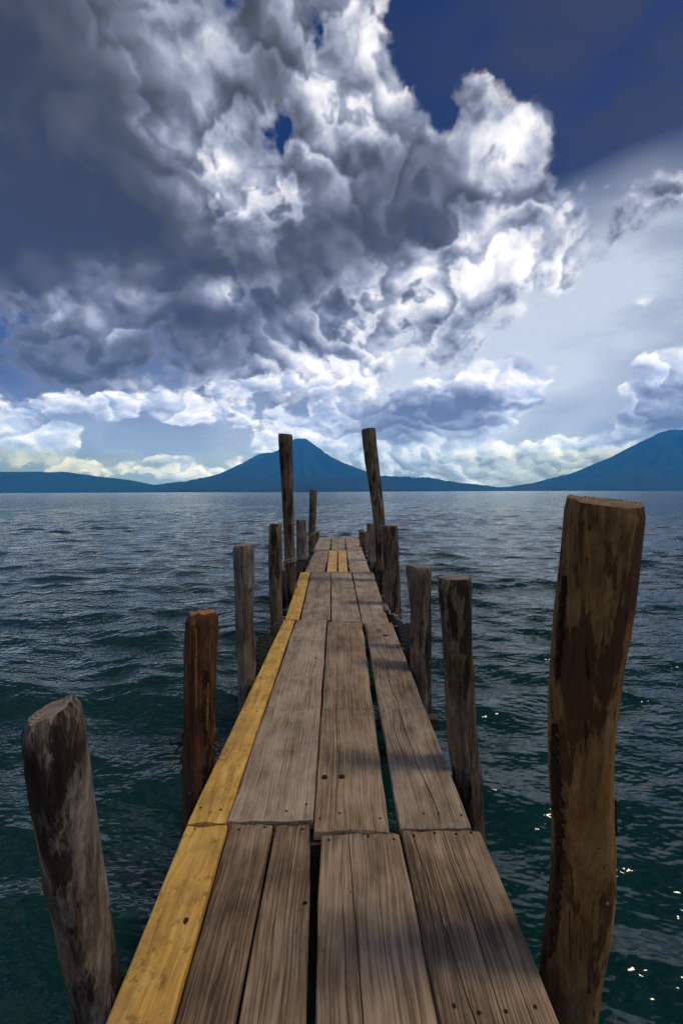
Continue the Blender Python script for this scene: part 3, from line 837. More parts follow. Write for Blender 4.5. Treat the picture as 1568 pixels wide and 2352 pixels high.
# ------------------------------------------------------------------ round posts driven into the lake bed
def post_wood(name, dark, mid, light, stain, stain_amt=0.5, stain_scale=3.0, sap=None):
    """debarked round wood: fibres run along local z"""
    m, N, b = new_mat(name)
    co = N.node('ShaderNodeTexCoord').outputs['Object']
    rnd = N.math('MULTIPLY', N.node('ShaderNodeObjectInfo').outputs['Random'], 37.0)
    wob = N.noise(N.mapping(co, scale=(3, 3, 2.0)), 2.0, 2.0, 0.5, out='Color', w=rnd)
    p = N.vmath('ADD', co, N.vmath('SCALE', N.vmath('SUBTRACT', wob, (0.5, 0.5, 0.5)), scale=0.025))
    fibre = N.noise(N.mapping(p, scale=(1, 1, 0.025)), 200.0, 4.0, 0.68, w=rnd)
    streak = N.noise(N.mapping(p, scale=(1, 1, 0.035)), 55.0, 4.0, 0.64, w=rnd)
    patch = N.noise(N.mapping(p, scale=(1, 1, 0.45)), 7.0, 4.0, 0.62, w=rnd)
    v = N.math('MULTIPLY_ADD', streak, 0.55, N.math('MULTIPLY', fibre, 0.28))
    v = N.math('ADD', v, N.math('MULTIPLY', patch, 0.17))
    v = N.math('ADD', v, N.math('MULTIPLY', N.math('SUBTRACT', patch, 0.5), 0.45))
    v = N.math('MULTIPLY_ADD', v, 1.9, -0.44)
    c = N.ramp(v, [(0.20, dark), (0.47, mid), (0.80, light)])
    if sap is not None:
        s = N.rng(N.noise(N.mapping(p, scale=(1, 1, 0.18)), 9.0, 3.0, 0.55, w=N.math('ADD', rnd, 31.0)), 0.52, 0.66, 0.0, 0.75)
        c = N.mix(s, c, sap)
    st = N.noise(N.mapping(p, scale=(1, 1, 0.20)), stain_scale * 4, 5.0, 0.68, w=N.math('ADD', rnd, 11.0))
    st = N.rng(st, 0.62 - 0.14 * stain_amt, 0.655 - 0.13 * stain_amt)
    c = N.mix(N.math('MULTIPLY', st, 0.88), c, stain)
    chk = N.rng(N.noise(N.mapping(p, scale=(1, 1, 0.012)), 70.0, 2.0, 0.5, w=N.math('ADD', rnd, 3.0)), 0.665, 0.70)
    pit = N.noise(N.mapping(co, scale=(1, 1, 0.35)), 95.0, 4.0, 0.7, w=rnd)
    c = N.mix(N.math('MULTIPLY', chk, 0.9), c, (0.008, 0.006, 0.005))
    wz = N.node('ShaderNodeSeparateXYZ'); N.l.new(N.node('ShaderNodeNewGeometry').outputs['Position'], wz.inputs[0])
    wet = N.rng(N.math('MULTIPLY_ADD', patch, -0.35, wz.outputs[2]), 0.0, 0.22, 0.8, 0.0)   # soaked band above the lake
    c = N.mix(wet, c, (0.010, 0.011, 0.008))
    c = N.mix(N.rng(pit, 0.42, 0.72, 0.0, 0.55), c, tuple(0.6 * x for x in dark))
    N.l.new(c, b.inputs['Base Color'])
    b.inputs['Roughness'].default_value = 0.78
    b.inputs['Specular IOR Level'].default_value = 0.3
    h = N.math('ADD', N.math('MULTIPLY', fibre, 0.6), N.math('MULTIPLY', streak, 0.9))
    h = N.math('ADD', h, N.math('MULTIPLY', pit, 0.6))
    h = N.math('SUBTRACT', h, N.math('MULTIPLY', chk, 1.2))
    h = N.math('SUBTRACT', h, N.math('MULTIPLY', st, 0.25))
    N.l.new(bump(N, h, 1.0, 0.008), b.inputs['Normal'])
    return m

def end_grain(name, dark, light):
    m, N, b = new_mat(name)
    co = N.node('ShaderNodeTexCoord').outputs['Object']
    flat = N.mapping(co, scale=(1, 1, 0.15))
    wv = N.node('ShaderNodeTexWave', wave_type='RINGS', rings_direction='Z', wave_profile='SIN')
    N.l.new(N.vmath('ADD', flat, (0.012, -0.008, 0.0)), wv.inputs['Vector'])
    for k, v in (('Scale', 34.0), ('Distortion', 2.5), ('Detail', 3.0), ('Detail Scale', 1.5)): wv.inputs[k].default_value = v
    n = N.noise(co, 26.0, 5.0, 0.65)
    v = N.math('MULTIPLY_ADD', wv.outputs['Fac'], 0.25, N.math('MULTIPLY', n, 0.85))
    c = N.ramp(v, [(0.3, dark), (0.75, light)])
    N.l.new(c, b.inputs['Base Color'])
    b.inputs['Roughness'].default_value = 0.85
    N.l.new(bump(N, v, 0.8, 0.004), b.inputs['Normal'])
    return m

GREY_POST = post_wood('weathered_post_grey', (0.032, 0.023, 0.016), (0.190, 0.140, 0.098), (0.420, 0.335, 0.250), (0.016, 0.012, 0.010), 0.35)
BROWN_POST = post_wood('weathered_post_brown', (0.026, 0.016, 0.010), (0.155, 0.101, 0.060), (0.360, 0.260, 0.170), (0.013, 0.009, 0.007), 0.65, sap=(0.18, 0.098, 0.036))
TAN_POST = post_wood('peeled_post_tan', (0.105, 0.046, 0.012), (0.295, 0.145, 0.040), (0.470, 0.270, 0.096), (0.075, 0.025, 0.008), 0.8, 2.0, sap=(0.36, 0.165, 0.040))
RED_POST = post_wood('bark_post_red', (0.022, 0.008, 0.003), (0.115, 0.046, 0.017), (0.250, 0.110, 0.042), (0.010, 0.005, 0.003), 0.5)
BLEACHED_POST = post_wood('bleached_post', (0.034, 0.024, 0.017), (0.190, 0.142, 0.098), (0.480, 0.410, 0.320), (0.020, 0.011, 0.006), 0.75, 1.8, sap=(0.20, 0.115, 0.045))
END_GREY = end_grain('cut_end_grey', (0.060, 0.043, 0.030), (0.36, 0.275, 0.20))
END_BROWN = end_grain('cut_end_brown', (0.080, 0.044, 0.022), (0.34, 0.21, 0.11))
END_RED = end_grain('cut_end_orange', (0.12, 0.045, 0.014), (0.52, 0.27, 0.09))

POST_PATHS = {   # centre line of each post from its head down: x, y, z, radius (m)
    'P1': [(-0.726,1.03,1.655,0.065),(-0.73,1.038,1.621,0.067),(-0.744,1.083,1.433,0.073),(-0.755,1.129,1.218,0.075),(-0.763,1.176,0.986,0.073),(-0.764,1.222,0.735,0.07),(-0.764,1.25,0.577,0.07)],
    'P2': [(-0.725,2.2,1.557,0.081),(-0.74,2.203,1.387,0.083),(-0.755,2.209,1.04,0.078),(-0.761,2.214,0.802,0.08),(-0.787,2.22,0.443,0.074)],
    'P3': [(-0.751,3.26,1.784,0.081),(-0.749,3.268,1.577,0.083),(-0.749,3.274,1.409,0.078),(-0.755,3.284,1.155,0.073),(-0.748,3.294,0.897,0.082),(-0.748,3.3,0.723,0.073)],
    'P4': [(-0.757,5.0,1.818,0.074),(-0.77,5.019,1.368,0.075),(-0.774,5.034,0.982,0.073),(-0.773,5.05,0.59,0.071)],
    'P5': [(-0.783,6.2,3.048,0.114),(-0.764,6.23,2.384,0.093),(-0.754,6.258,1.76,0.087),(-0.744,6.286,1.124,0.081),(-0.723,6.3,0.801,0.089)],
    'P6': [(-0.771,8.4,1.643,0.096),(-0.743,8.4,0.823,0.105)],
    'P7': [(-0.66,10.8,2.259,0.101),(-0.683,10.8,1.438,0.098),(-0.712,10.8,0.531,0.09)],
    'P8': [(-0.697,13.3,0.941,0.083),(-0.7,13.3,0.522,0.083)],
    'P9': [(0.686,1.08,2.172,0.09),(0.689,1.093,2.068,0.09),(0.689,1.118,1.894,0.094),(0.688,1.143,1.71,0.089),(0.691,1.168,1.515,0.086),(0.712,1.194,1.309,0.085),(0.733,1.211,1.156,0.085),(0.745,1.224,1.047,0.088),(0.747,1.242,0.875,0.091),(0.737,1.261,0.697,0.089),(0.736,1.28,0.513,0.087)],
    'P10': [(0.573,2.05,1.773,0.079),(0.598,2.084,1.473,0.07),(0.627,2.121,1.129,0.071),(0.646,2.148,0.859,0.073),(0.683,2.165,0.692,0.071),(0.709,2.2,0.332,0.071)],
    'P11': [(0.66,3.35,1.593,0.086),(0.661,3.357,1.306,0.087),(0.663,3.365,1.001,0.089),(0.668,3.37,0.795,0.086),(0.676,3.38,0.379,0.083)],
    'P11b': [(0.665,3.78,1.531,0.065),(0.682,3.78,1.319,0.059),(0.711,3.78,1.036,0.051)],
    'P12': [(0.639,5.3,1.766,0.099),(0.668,5.32,1.26,0.099),(0.694,5.339,0.78,0.101),(0.707,5.35,0.491,0.101)],
    'P13': [(0.476,6.7,3.194,0.116),(0.54,6.712,2.616,0.115),(0.617,6.723,2.058,0.099),(0.657,6.731,1.678,0.095),(0.669,6.743,1.038,0.074),(0.691,6.75,0.694,0.071)],
    'P14': [(0.663,8.7,1.535,0.079),(0.681,8.7,0.739,0.082)],
    'P15': [(0.637,11.0,1.141,0.098),(0.641,11.0,0.458,0.092)],
    'P16': [(0.698,13.0,1.004,0.078),(0.704,13.0,0.553,0.075)],
}

def resample(path, zlow=-1.1, n=110):
    P = np.array(path, float)
    d = P[-1, :3] - P[-2, :3]; d /= np.linalg.norm(d)
    d = d * 0.45 + np.array([0, 0, -1]) * 0.55; d /= np.linalg.norm(d)
    end = P[-1].copy(); s = (zlow - end[2]) / d[2]
    end[:3] += d * s
    P = np.vstack([P, end])
    cum = np.concatenate([[0], np.cumsum(np.linalg.norm(np.diff(P[:, :3], axis=0), axis=1))])
    # finer near the head
    t = np.linspace(0, 1, n) * cum[-1]
    out = np.stack([np.interp(t, cum, P[:, i]) for i in range(4)], -1)
    k = np.ones(7) / 7                                          # round off the corners of the control line
    for i in range(4):
        pad = np.concatenate([2 * out[0, i] - out[1:4, i][::-1], out[:, i], 2 * out[-1, i] - out[-4:-1, i][::-1]])
        out[:, i] = np.convolve(pad, k, 'valid')
    return out, t

def make_post(key, label, mat, end_mat, seed, slant=(0.0, 0.0), chamfer=0.010, lump=0.07, flute=0.035, knots=(), oval=0.05, group='posts along the pier', grooves=(), rim_wear=0.0):
    """one irregular log with a cut head; returns the post"""
    C, s = resample(POST_PATHS[key])
    na = 72
    th = np.linspace(0, 2 * np.pi, na, endpoint=False)
    S, T = np.meshgrid(s, th, indexing='ij')
    R0 = C[:, 3][:, None]
    cx, sx = np.cos(T), np.sin(T)
    rad = 1 + lump * fbm(cx * 1.1 + seed * 3, sx * 1.1, S * 2.3, 3, seed) + flute * fbm(cx * 4.2 + seed, sx * 4.2, S * 1.2, 3, seed + 4)
    rad += oval * np.cos(2 * T + seed) + 0.012 * fbm(cx * 12, sx * 12, S * 9, 2, seed + 8)
    for (ka, ks, amp, kr) in knots:                              # branch stubs grown over
        da = np.angle(np.exp(1j * (T - ka)))
        dd = np.hypot(da * R0, S - ks)
        rad += amp * np.exp(-(dd / kr) ** 2) - 0.8 * amp * np.exp(-(dd / (0.35 * kr)) ** 2)
    for (ga, g0, g1, gw, gd) in grooves:                         # long drying splits
        da = np.angle(np.exp(1j * (T - ga - 0.10 * fbm(S * 2.5, ga * 9, 0, 3, seed + 2))))
        live = np.clip(np.minimum(S - g0, g1 - S) / 0.08, 0, 1)
        rad -= gd * np.exp(-(da / gw) ** 2) * live
    R = R0 * rad
    R = R - chamfer * np.exp(-S / (chamfer * 0.9))               # eased rim
    org = C[0, :3].copy()
    X = C[:, 0][:, None] + R * cx; Y = C[:, 1][:, None] + R * sx
    rimz = slant[0] * (R * cx) + slant[1] * (R * sx) + rim_wear * fbm(cx * 1.6, sx * 1.6, seed, 3, seed + 6)
    Z = C[:, 2][:, None] + rimz * np.exp(-S / 0.10)
    P = np.stack([X, Y, Z], -1) - org
    body = fast_grid('wooden_post', P[::-1], mat, wrap_u=True)
    body.location = org
    # cut head: rings from the rim to the middle
    rings = [1.0, 0.985, 0.9, 0.72, 0.5, 0.28, 0.08]
    V, F = [], []
    rim = P[0]
    mid = rim.mean(0)
    for q, f in enumerate(rings):
        for j in range(na):
            v = mid + (rim[j] - mid) * f
            bumpz = 0.0 if q == 0 else 0.006 * float(vnoise(v[0] * 40 + seed, v[1] * 40, 0, seed)) + 0.003 * (1 - f)
            V.append((v[0], v[1], v[2] + bumpz))
    for q in range(len(rings) - 1):
        for j in range(na):
            k = (j + 1) % na
            F.append((q * na + j, q * na + k, (q + 1) * na + k, (q + 1) * na + j))
    F.append(tuple((len(rings) - 1) * na + j for j in range(na)))
    cap = mesh_obj('cut_top', V, F, end_mat, body)
    tag(body, label, 'post', group)
    return body, C, s

pi = math.pi
p1, c1, s1 = make_post('P1', 'bleached post with slanting worn top, nearest on the left of the pier', BLEACHED_POST, END_GREY, 3, slant=(0.42, 0.10), chamfer=0.016,
                       knots=[(-1.9, 0.55, 0.10, 0.03), (-1.2, 0.85, 0.07, 0.03)], grooves=[(-1.05, 0.05, 0.8, 0.05, 0.10), (-1.6, 0.1, 0.5, 0.04, 0.07)], rim_wear=0.006)
p2, c2, s2 = make_post('P2', 'reddish brown post with shredded bark and orange stripped streaks', RED_POST, END_RED, 6, slant=(0.0, -0.10), chamfer=0.020, lump=0.05, rim_wear=0.010)
p3, c3, s3 = make_post('P3', 'grey post with a round knot beside the yellow plank', GREY_POST, END_GREY, 9, knots=[(-0.75, 0.33, 0.20, 0.032)], lump=0.06, slant=(0.05, 0),
                       grooves=[(-2.0, 0.0, 0.45, 0.06, 0.12)])
p4, c4, s4 = make_post('P4', 'slim brown post just left of the tall left post', BROWN_POST, END_GREY, 12)
p5, c5, s5 = make_post('P5', 'tall post on the left with rope tied low around it', BROWN_POST, END_GREY, 15, slant=(-0.10, 0.1), lump=0.04, grooves=[(-1.4, 0.0, 0.9, 0.08, 0.14)])
p6, c6, s6 = make_post('P6', 'short post right behind the tall left post', GREY_POST, END_GREY, 18)
p7, c7, s7 = make_post('P7', 'thin taller post with a rope loop near the left far end', BROWN_POST, END_GREY, 21)
p8, c8, s8 = make_post('P8', 'stub of a post at the far left corner of the pier', BROWN_POST, END_GREY, 24)
p9, c9, s9 = make_post('P9', 'thick tan post with dark bark stains, nearest on the right of the pier', TAN_POST, END_BROWN, 28, slant=(-0.04, 0.16), chamfer=0.006, lump=0.035, flute=0.02,
                       knots=[(-0.5, 0.36, 0.06, 0.02), (-1.5, 1.02, 0.06, 0.02), (-1.1, 1.32, 0.06, 0.02)], grooves=[(-1.75, 0.0, 0.22, 0.03, 0.06), (-1.5, 0.75, 1.3, 0.02, 0.05)], rim_wear=0.004)
p10, c10, s10 = make_post('P10', 'dark stained leaning post between the thick right post and its split neighbour', BROWN_POST, END_GREY, 31, slant=(0.02, 0.0), lump=0.05,
                          knots=[(-0.2, 0.5, 0.12, 0.04)], grooves=[(-0.9, 0.7, 1.4, 0.12, 0.10)])
p11, c11, s11 = make_post('P11', 'split grey post with an ochre stripe, third on the right from the front', BROWN_POST, END_GREY, 34, grooves=[(-0.6, 0.0, 0.7, 0.10, 0.16), (-1.3, 0.2, 0.9, 0.09, 0.14)], lump=0.06)
p11b, c11b, s11b = make_post('P11b', 'thin post hidden behind the split grey post', GREY_POST, END_GREY, 36)
p12, c12, s12 = make_post('P12', 'thick post right in front of the tall leaning post', BROWN_POST, END_GREY, 39, knots=[(0.2, 0.33, 0.12, 0.05)], lump=0.06)
p13, c13, s13 = make_post('P13', 'tall crooked post leaning left over the right side', BROWN_POST, END_GREY, 42, slant=(0.12, 0.0), lump=0.05, grooves=[(-1.5, 0.1, 1.6, 0.08, 0.14)])
p14, c14, s14 = make_post('P14', 'short post half hidden behind the tall leaning post', GREY_POST, END_GREY, 45)
p15, c15, s15 = make_post('P15', 'low stout post near the right far end', BROWN_POST, END_GREY, 48)
p16, c16, s16 = make_post('P16', 'stub of a post at the far right corner of the pier', BROWN_POST, END_GREY, 51)

# --- loose bark, shreds and twig stubs on the two fresh posts
BARK = plain_mat('loose_bark', (0.050, 0.021, 0.009), 0.85, 0, 0.2, 60.0, (0.018, 0.008, 0.004), 0.003)
BARK_DARK = plain_mat('dark_bark', (0.060, 0.028, 0.013), 0.9, 0, 0.2, 50.0, (0.022, 0.011, 0.006), 0.004)
SAPWOOD = plain_mat('stripped_sapwood', (0.36, 0.165, 0.042), 0.6, 0, 0.3, 90.0, (0.16, 0.062, 0.018), 0.002)

def surf(C, s, post, ang, dist, lift=0.0):
    x, y, z, r = (np.interp(dist, s, C[:, i]) for i in range(4))
    return Vector((x + (r + lift) * math.cos(ang), y + (r + lift) * math.sin(ang), z)) - post.location

def strip(name, C, s, post, ang0, ang1, d0, d1, width, mat, lift=0.004, n=26, seed=0, curl=0.0, ragged=0.3):
    """long strip of bark or bare wood lying on the log, tapered and wandering, with thickness"""
    V, F = [], []
    for i in range(n):
        t = i / (n - 1)
        d = d0 + (d1 - d0) * t
        a = ang0 + (ang1 - ang0) * t + 0.018 * float(fbm(t * 4, seed, 0, 3, seed))
        r = float(np.interp(d, s, C[:, 3]))
        hw0 = 0.5 * width / r * (math.sin(pi * min(1, max(0.02, t))) ** 0.45)
        hl = hw0 * max(0.15, 1 + ragged * float(fbm(t * 26, seed + 4, 0, 3, seed, 0.7)))
        hw = hw0 * max(0.15, 1 + ragged * float(fbm(t * 26, seed + 14, 0, 3, seed, 0.7)))
        lf = lift + curl * max(0, t - 0.6) ** 2
        for da, l2 in ((-hl, lf - 0.003), (-0.5 * hl, lf + 0.002), (0.5 * hw, lf + 0.003), (hw, lf - 0.002), (hw, -0.012), (-hl, -0.012)):
            V.append(surf(C, s, post, a + da, d, l2 if l2 > -0.01 or curl == 0 else lf - 0.008))
        if i:
            for q in range(6):
                F.append(((i - 1) * 6 + q, (i - 1) * 6 + (q + 1) % 6, i * 6 + (q + 1) % 6, i * 6 + q))
    F.append(tuple(range(5, -1, -1))); F.append(tuple((n - 1) * 6 + q for q in range(6)))
    return mesh_obj(name, V, F, mat, post)

def tube(name, pts, r, mat, parent=None, taper=0.0, seg=7, loc=None, twist=0.0, rz=None):
    """round cord or twig along a line of points"""
    P = [Vector(p) for p in pts]
    V, F = [], []
    n = len(P)
    up = Vector((0.13, 0.31, 0.94))
    for i, p in enumerate(P):
        d = (P[min(i + 1, n - 1)] - P[max(i - 1, 0)]).normalized()
        a = d.cross(up)
        if a.length < 1e-3: a = d.orthogonal()
        a.normalize(); b = d.cross(a)
        rr = r * (1 - taper * i / (n - 1))
        for k in range(seg):
            w = 2 * pi * k / seg + twist * i
            q = rr * (1 + (0.16 * math.cos(3 * 2 * pi * k / seg) if twist else 0))
            V.append(p + a * math.cos(w) * q + b * math.sin(w) * q)
        if i:
            for k in range(seg):
                m = (k + 1) % seg
                F.append(((i - 1) * seg + k, (i - 1) * seg + m, i * seg + m, i * seg + k))
    F.append(tuple(range(seg - 1, -1, -1))); F.append(tuple((n - 1) * seg + k for k in range(seg)))
    o = mesh_obj(name, V, F, mat, parent)
    if loc is not None: o.location = loc
    return o

rb = random.Random(3)
for k, (a0, a1, d0, d1, w) in enumerate([(-1.62, -1.50, 0.06, 0.48, 0.011), (-1.95, -1.90, 0.03, 0.26, 0.008), (-0.75, -0.78, 0.36, 0.62, 0.013), (-1.78, -1.70, 0.02, 0.20, 0.006)]):
    strip('stripped_streak', c2, s2, p2, a0, a1, d0, d1, w, SAPWOOD, 0.0035, seed=k + 1)
def shred(post, C, s, ang, dist, size, mat, seed):
    r = random.Random(seed)
    base = surf(C, s, post, ang, dist, -0.004)
    out = (surf(C, s, post, ang, dist, 0.05) - surf(C, s, post, ang, dist, 0.0)).normalized()
    pts, p, d = [], base.copy(), (out + Vector((r.uniform(-.4, .4), r.uniform(-.4, .4), r.uniform(-0.7, 0.6)))).normalized()
    for i in range(7):
        pts.append(p.copy()); p = p + d * size / 6
        d = (d + Vector((r.uniform(-.5, .5), r.uniform(-.5, .5), r.uniform(-.7, .5))) * 1.3).normalized()
    return tube('bark_shred', pts, size * 0.055 + 0.0010, mat, post, 0.85, 5)
for k in range(26):
    a = rb.choice([-0.1, -0.3, -3.0, -2.8, 0.05, -0.5, -2.6]) + rb.uniform(-0.2, 0.2)
    d = rb.choice([0.03, 0.06, 0.1, 0.33, 0.42, 0.62, 0.66, 0.70, 0.72, 0.74, 0.76]) + rb.uniform(-0.02, 0.02)
    shred(p2, c2, s2, a, d, rb.uniform(0.02, 0.06), rb.choice([BARK, BARK, SAPWOOD, BARK_DARK]), 100 + k)
for k, (a, d, sz) in enumerate([(-2.9, 0.70, 0.12), (-2.7, 0.75, 0.09), (-0.2, 0.72, 0.09), (-2.9, 0.86, 0.11), (-0.1, 0.47, 0.07), (-3.0, 0.72, 0.13), (-2.8, 0.80, 0.10), (-0.3, 0.75, 0.08), (-0.05, 0.70, 0.06), (-3.1, 0.78, 0.08)]):
    shred(p2, c2, s2, a, d, sz, BARK, 300 + k)
# remnants of bark on the thick right post
for k, (a0, a1, d0, d1, w) in enumerate([(-3.0, -2.9, 0.64, 1.08, 0.030), (-3.05, -2.95, 0.20, 0.50, 0.014), (-0.25, -0.35, 0.30, 0.62, 0.012), (-2.95, -2.9, 1.02, 1.45, 0.022),
                                          (-0.62, -0.66, 0.86, 0.98, 0.010)]):
    strip('bark_strip', c9, s9, p9, a0, a1, d0, d1, w, BARK_DARK, 0.003, seed=k + 11, ragged=0.9, n=90)
for k in range(22):
    a = rb.choice([-0.12, -0.05, -3.05, -2.98]) + rb.uniform(-0.06, 0.06)
    shred(p9, c9, s9, a, rb.uniform(0.2, 1.3), rb.uniform(0.008, 0.02), BARK_DARK, 500 + k)
def stub(post, C, s, ang, dist, length, r, mat):
    a = surf(C, s, post, ang, dist, -0.01); out = (surf(C, s, post, ang, dist, 0.1) - a).normalized()
    pts = [a + out * (length + 0.01) * t + Vector((0, 0, 0.25 * length * t * t)) for t in (0, 0.4, 0.8, 1.0)]
    return tube('twig_stub', pts, r, mat, post, 0.45, 9)
stub(p9, c9, s9, -0.10, 0.31, 0.020, 0.008, BARK)
stub(p9, c9, s9, -1.35, 1.17, 0.006, 0.009, SAPWOOD)
stub(p9, c9, s9, -1.62, 0.98, 0.004, 0.010, BARK)
stub(p9, c9, s9, -1.20, 0.70, 0.006, 0.008, TAN_POST)
stub(p3, c3, s3, -0.75, 0.33, 0.022, 0.019, GREY_POST)

# ------------------------------------------------------------------ tyre fenders hung along the pier
RUBBER = plain_mat('old_tyre_rubber', (0.012, 0.012, 0.013), 0.75, 0, 0.35, 30.0, (0.022, 0.021, 0.020), 0.002)
def tyre(loc, outer, width, rz, tilt, label):
    """worn tyre standing on edge: carcass with sidewalls and open middle, tread blocks as parts"""
    t = link(bpy.data.objects.new('tyre_fender', None)); t.location = loc; t.rotation_euler = (tilt, 0, rz)
    tag(t, label, 'tyre', 'tyre fenders')
    inner = outer * 0.60
    prof = [(inner, -0.30), (inner + 0.01, -0.42), (0.5 * (inner + outer), -0.52), (outer - 0.03, -0.48), (outer - 0.008, -0.38), (outer, -0.2), (outer, 0.2), (outer - 0.008, 0.38),
            (outer - 0.03, 0.48), (0.5 * (inner + outer), 0.52), (inner + 0.01, 0.42), (inner, 0.30), (inner + 0.012, 0.22), (outer - 0.03, 0.30), (outer - 0.022, 0.0), (outer - 0.03, -0.30), (inner + 0.012, -0.22)]
    seg = 48
    V, F = [], []
    for i in range(seg):
        a = 2 * pi * i / seg
        for r, w in prof: V.append((w * width, r * math.cos(a), r * math.sin(a)))
    m = len(prof)
    for i in range(seg):
        j = (i + 1) % seg
        for k in range(m):
            l = (k + 1) % m
            F.append((i * m + k, i * m + l, j * m + l, j * m + k))
    mesh_obj('carcass', V, F, RUBBER, t)
    V, F = [], []
    for i in range(40):
        for side in (-1, 1):
            a = 2 * pi * (i + (0.5 if side > 0 else 0)) / 40
            b0, b1 = a - 0.055, a + 0.055
            x0, x1 = sorted((side * 0.04 * width, side * 0.40 * width))
            base = len(V)
            for (x, bb) in ((x0, b0), (x1, b0), (x1, b1), (x0, b1)):
                for rr in (outer - 0.006, outer + 0.006):
                    V.append((x, rr * math.cos(bb), rr * math.sin(bb)))
            for q in range(4):
                n2 = (q + 1) % 4
                F.append((base + 2 * q, base + 2 * n2, base + 2 * n2 + 1, base + 2 * q + 1))
            F.append((base + 1, base + 3, base + 5, base + 7))
    mesh_obj('tread', V, F, RUBBER, t, smooth=False)
    return t
tyre((-0.735, 4.05, 0.485), 0.29, 0.15, 0.05, 0.0, 'black tyre hung against the left side beside the nearer yellow planks')
tyre((-0.82, 5.98, 0.78), 0.27, 0.14, 0.08, 0.0, 'black tyre hung beside the foot of the tall left post')
tyre((-0.73, 7.75, 0.60), 0.28, 0.14, -0.05, 0.0, 'black tyre hung on the left behind the tall left post')
tyre((0.69, 4.35, 0.50), 0.29, 0.15, -0.06, 0.0, 'black tyre hung by grey rope on the right side')
tyre((0.72, 7.75, 0.60), 0.28, 0.14, 0.05, 0.0, 'black tyre hung on the right behind the tall leaning post')

# ------------------------------------------------------------------ ropes
def rope_mat(name, a, b_):
    m, N, b = new_mat(name)
    co = N.node('ShaderNodeTexCoord').outputs['Object']
    n = N.noise(co, 140.0, 3.0, 0.6)
    N.l.new(N.mix(n, a, b_), b.inputs['Base Color']); b.inputs['Roughness'].default_value = 0.9
    N.l.new(bump(N, n, 0.8, 0.003), b.inputs['Normal'])
    return m
ROPE = rope_mat('grey_rope', (0.16, 0.135, 0.11), (0.34, 0.30, 0.26))
ROPE_TAN = rope_mat('tan_rope', (0.20, 0.15, 0.09), (0.42, 0.33, 0.22))
ROPE_DARK = rope_mat('dark_rope', (0.012, 0.012, 0.014), (0.035, 0.033, 0.032))

def smooth_line(pts, n=40):
    P = np.array(pts, float)
    out = []
    for i in range(len(P) - 1):
        p0, p1, p2_, p3_ = P[max(i - 1, 0)], P[i], P[i + 1], P[min(i + 2, len(P) - 1)]
        for t in np.linspace(0, 1, max(3, n // (len(P) - 1)), endpoint=(i == len(P) - 2)):
            out.append(0.5 * ((2 * p1) + (-p0 + p2_) * t + (2 * p0 - 5 * p1 + 4 * p2_ - p3_) * t * t + (-p0 + 3 * p1 - 3 * p2_ + p3_) * t ** 3))
    return [Vector(p) for p in out]

def rope_thing(label, root, group='ropes on the pier'):
    o = link(bpy.data.objects.new('rope', None)); o.location = root
    return tag(o, label, 'rope', group)

def rope_around(C, z, r_rope, mat, label, turns=2, pitch=0.03, slope=0.0, tail=None):
    x, y, r = (float(np.interp(-z, -C[:, 2], C[:, i])) for i in (0, 1, 3))
    root = rope_thing(label, (x, y, z))
    pts = []
    n = int(26 * turns)
    for i in range(n + 1):
        a = -2.2 + 2 * pi * turns * i / n
        rr = r * 1.10 + r_rope * 0.6
        pts.append(Vector((rr * math.cos(a), rr * math.sin(a), -pitch * turns * i / n + slope * math.cos(a) * r)))
    tube('loop', pts, r_rope, mat, root, 0, 8, twist=0.5)
    if tail:
        tube('tail', smooth_line([tuple(pts[-1])] + [tuple(Vector(q) - Vector((x, y, z))) for q in tail], 30), r_rope, mat, root, 0.2, 8, twist=0.5)
    return root
rope_around(c5, 1.19, 0.011, ROPE_TAN, 'tan rope looped around the tall left post with a loose end', 2, 0.035, 0.35, [(-0.83, 6.12, 1.12), (-0.80, 6.10, 0.98), (-0.775, 6.10, 0.90)])
rope_around(c7, 1.12, 0.012, ROPE_TAN, 'tan rope looped around the thin post near the far end', 2, 0.03, 0.7, [(-0.76, 10.62, 1.02), (-0.80, 10.6, 0.84)])
rope_around(c6, 0.84, 0.014, ROPE_DARK, 'dark rope wound around the short post behind the tall left post', 3, 0.04, 0.1, [(-0.68, 8.2, 0.78), (-0.64, 8.1, 0.74)])
rope_around(c13, 0.93, 0.012, ROPE_DARK, 'dark rope wound around the foot of the tall leaning post', 2, 0.03, 0.1)

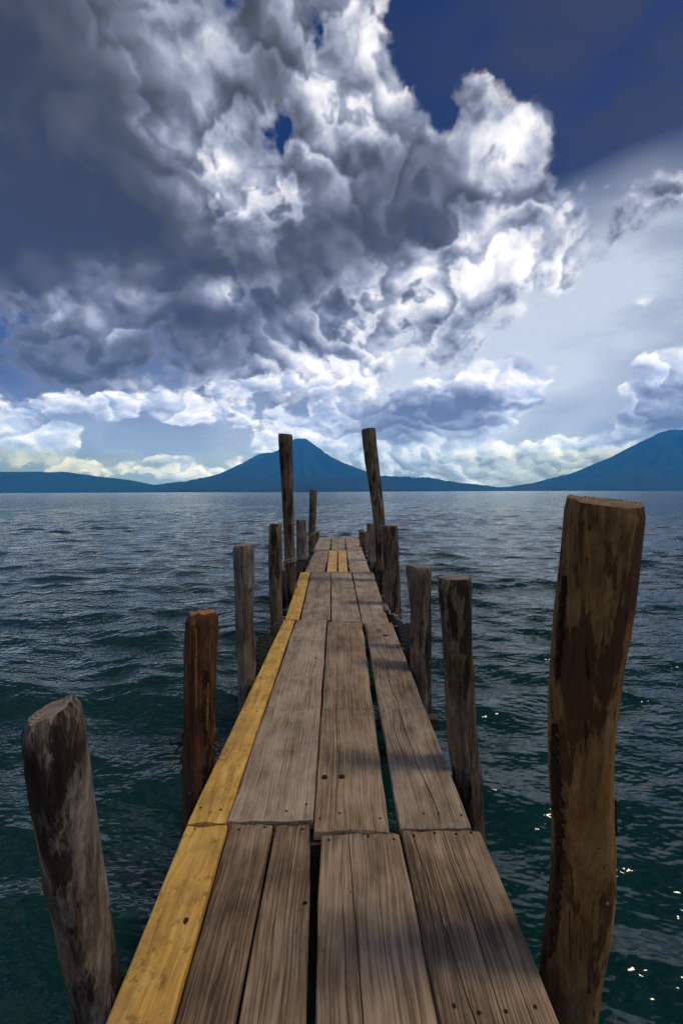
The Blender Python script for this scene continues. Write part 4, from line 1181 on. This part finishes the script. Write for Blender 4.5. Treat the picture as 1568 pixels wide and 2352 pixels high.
rr_ = rope_thing('grey mooring rope from the deck edge to the right tyre', (0.62, 4.9, 0.75))
pts = [(0.575, 5.25, 0.77), (0.565, 5.05, 0.765), (0.60, 4.93, 0.775), (0.585, 4.80, 0.775), (0.625, 4.72, 0.79), (0.66, 4.60, 0.77), (0.675, 4.50, 0.79), (0.69, 4.36, 0.795)]
tube('line', smooth_line([tuple(Vector(p) - rr_.location) for p in pts], 60), 0.011, ROPE, rr_, 0, 8, twist=0.5)
kp = []
for i in range(34):
    a = i / 33 * 4.6 * pi
    kp.append((0.640 + 0.018 * math.cos(a) + 0.006 * math.cos(2.6 * a), 4.66 + 0.022 * math.sin(a), 0.785 + 0.014 * math.sin(1.7 * a)))
tube('knot', [Vector(p) - rr_.location for p in kp], 0.008, ROPE, rr_, 0, 7)
kp = []
for i in range(40):
    a = i / 39 * 5 * pi
    kp.append((0.578 + 0.020 * math.cos(a), 5.02 + 0.10 * math.sin(0.8 * a), 0.775 + 0.018 * abs(math.sin(1.3 * a))))
tube('coil', [Vector(p) - rr_.location for p in kp], 0.007, ROPE, rr_, 0, 7)

rl = rope_thing('dark rope from the yellow plank edge to the left tyre', (-0.66, 4.5, 0.74))
pts = [(-0.60, 4.64, 0.70), (-0.655, 4.60, 0.755), (-0.68, 4.45, 0.77), (-0.72, 4.25, 0.79), (-0.735, 4.08, 0.79)]
tube('line', smooth_line([tuple(Vector(p) - rl.location) for p in pts], 40), 0.010, ROPE_DARK, rl, 0, 8, twist=0.5)
pts = [(-0.62, 4.63, 0.71), (-0.67, 4.55, 0.76), (-0.70, 4.40, 0.775), (-0.745, 4.2, 0.785)]
tube('line', smooth_line([tuple(Vector(p) - rl.location) for p in pts], 40), 0.005, ROPE, rl, 0, 6)

rd = rope_thing('dark rope trailing from the reddish post down to the water', (-0.80, 2.1, 0.4))
pts = [(-0.79, 2.13, 0.62), (-0.80, 2.125, 0.45), (-0.815, 2.08, 0.28), (-0.86, 2.02, 0.10), (-0.93, 1.96, -0.06), (-0.97, 1.9, -0.2)]
tube('line', smooth_line([tuple(Vector(p) - rd.location) for p in pts], 44), 0.009, ROPE_DARK, rd, 0, 8, twist=0.5)
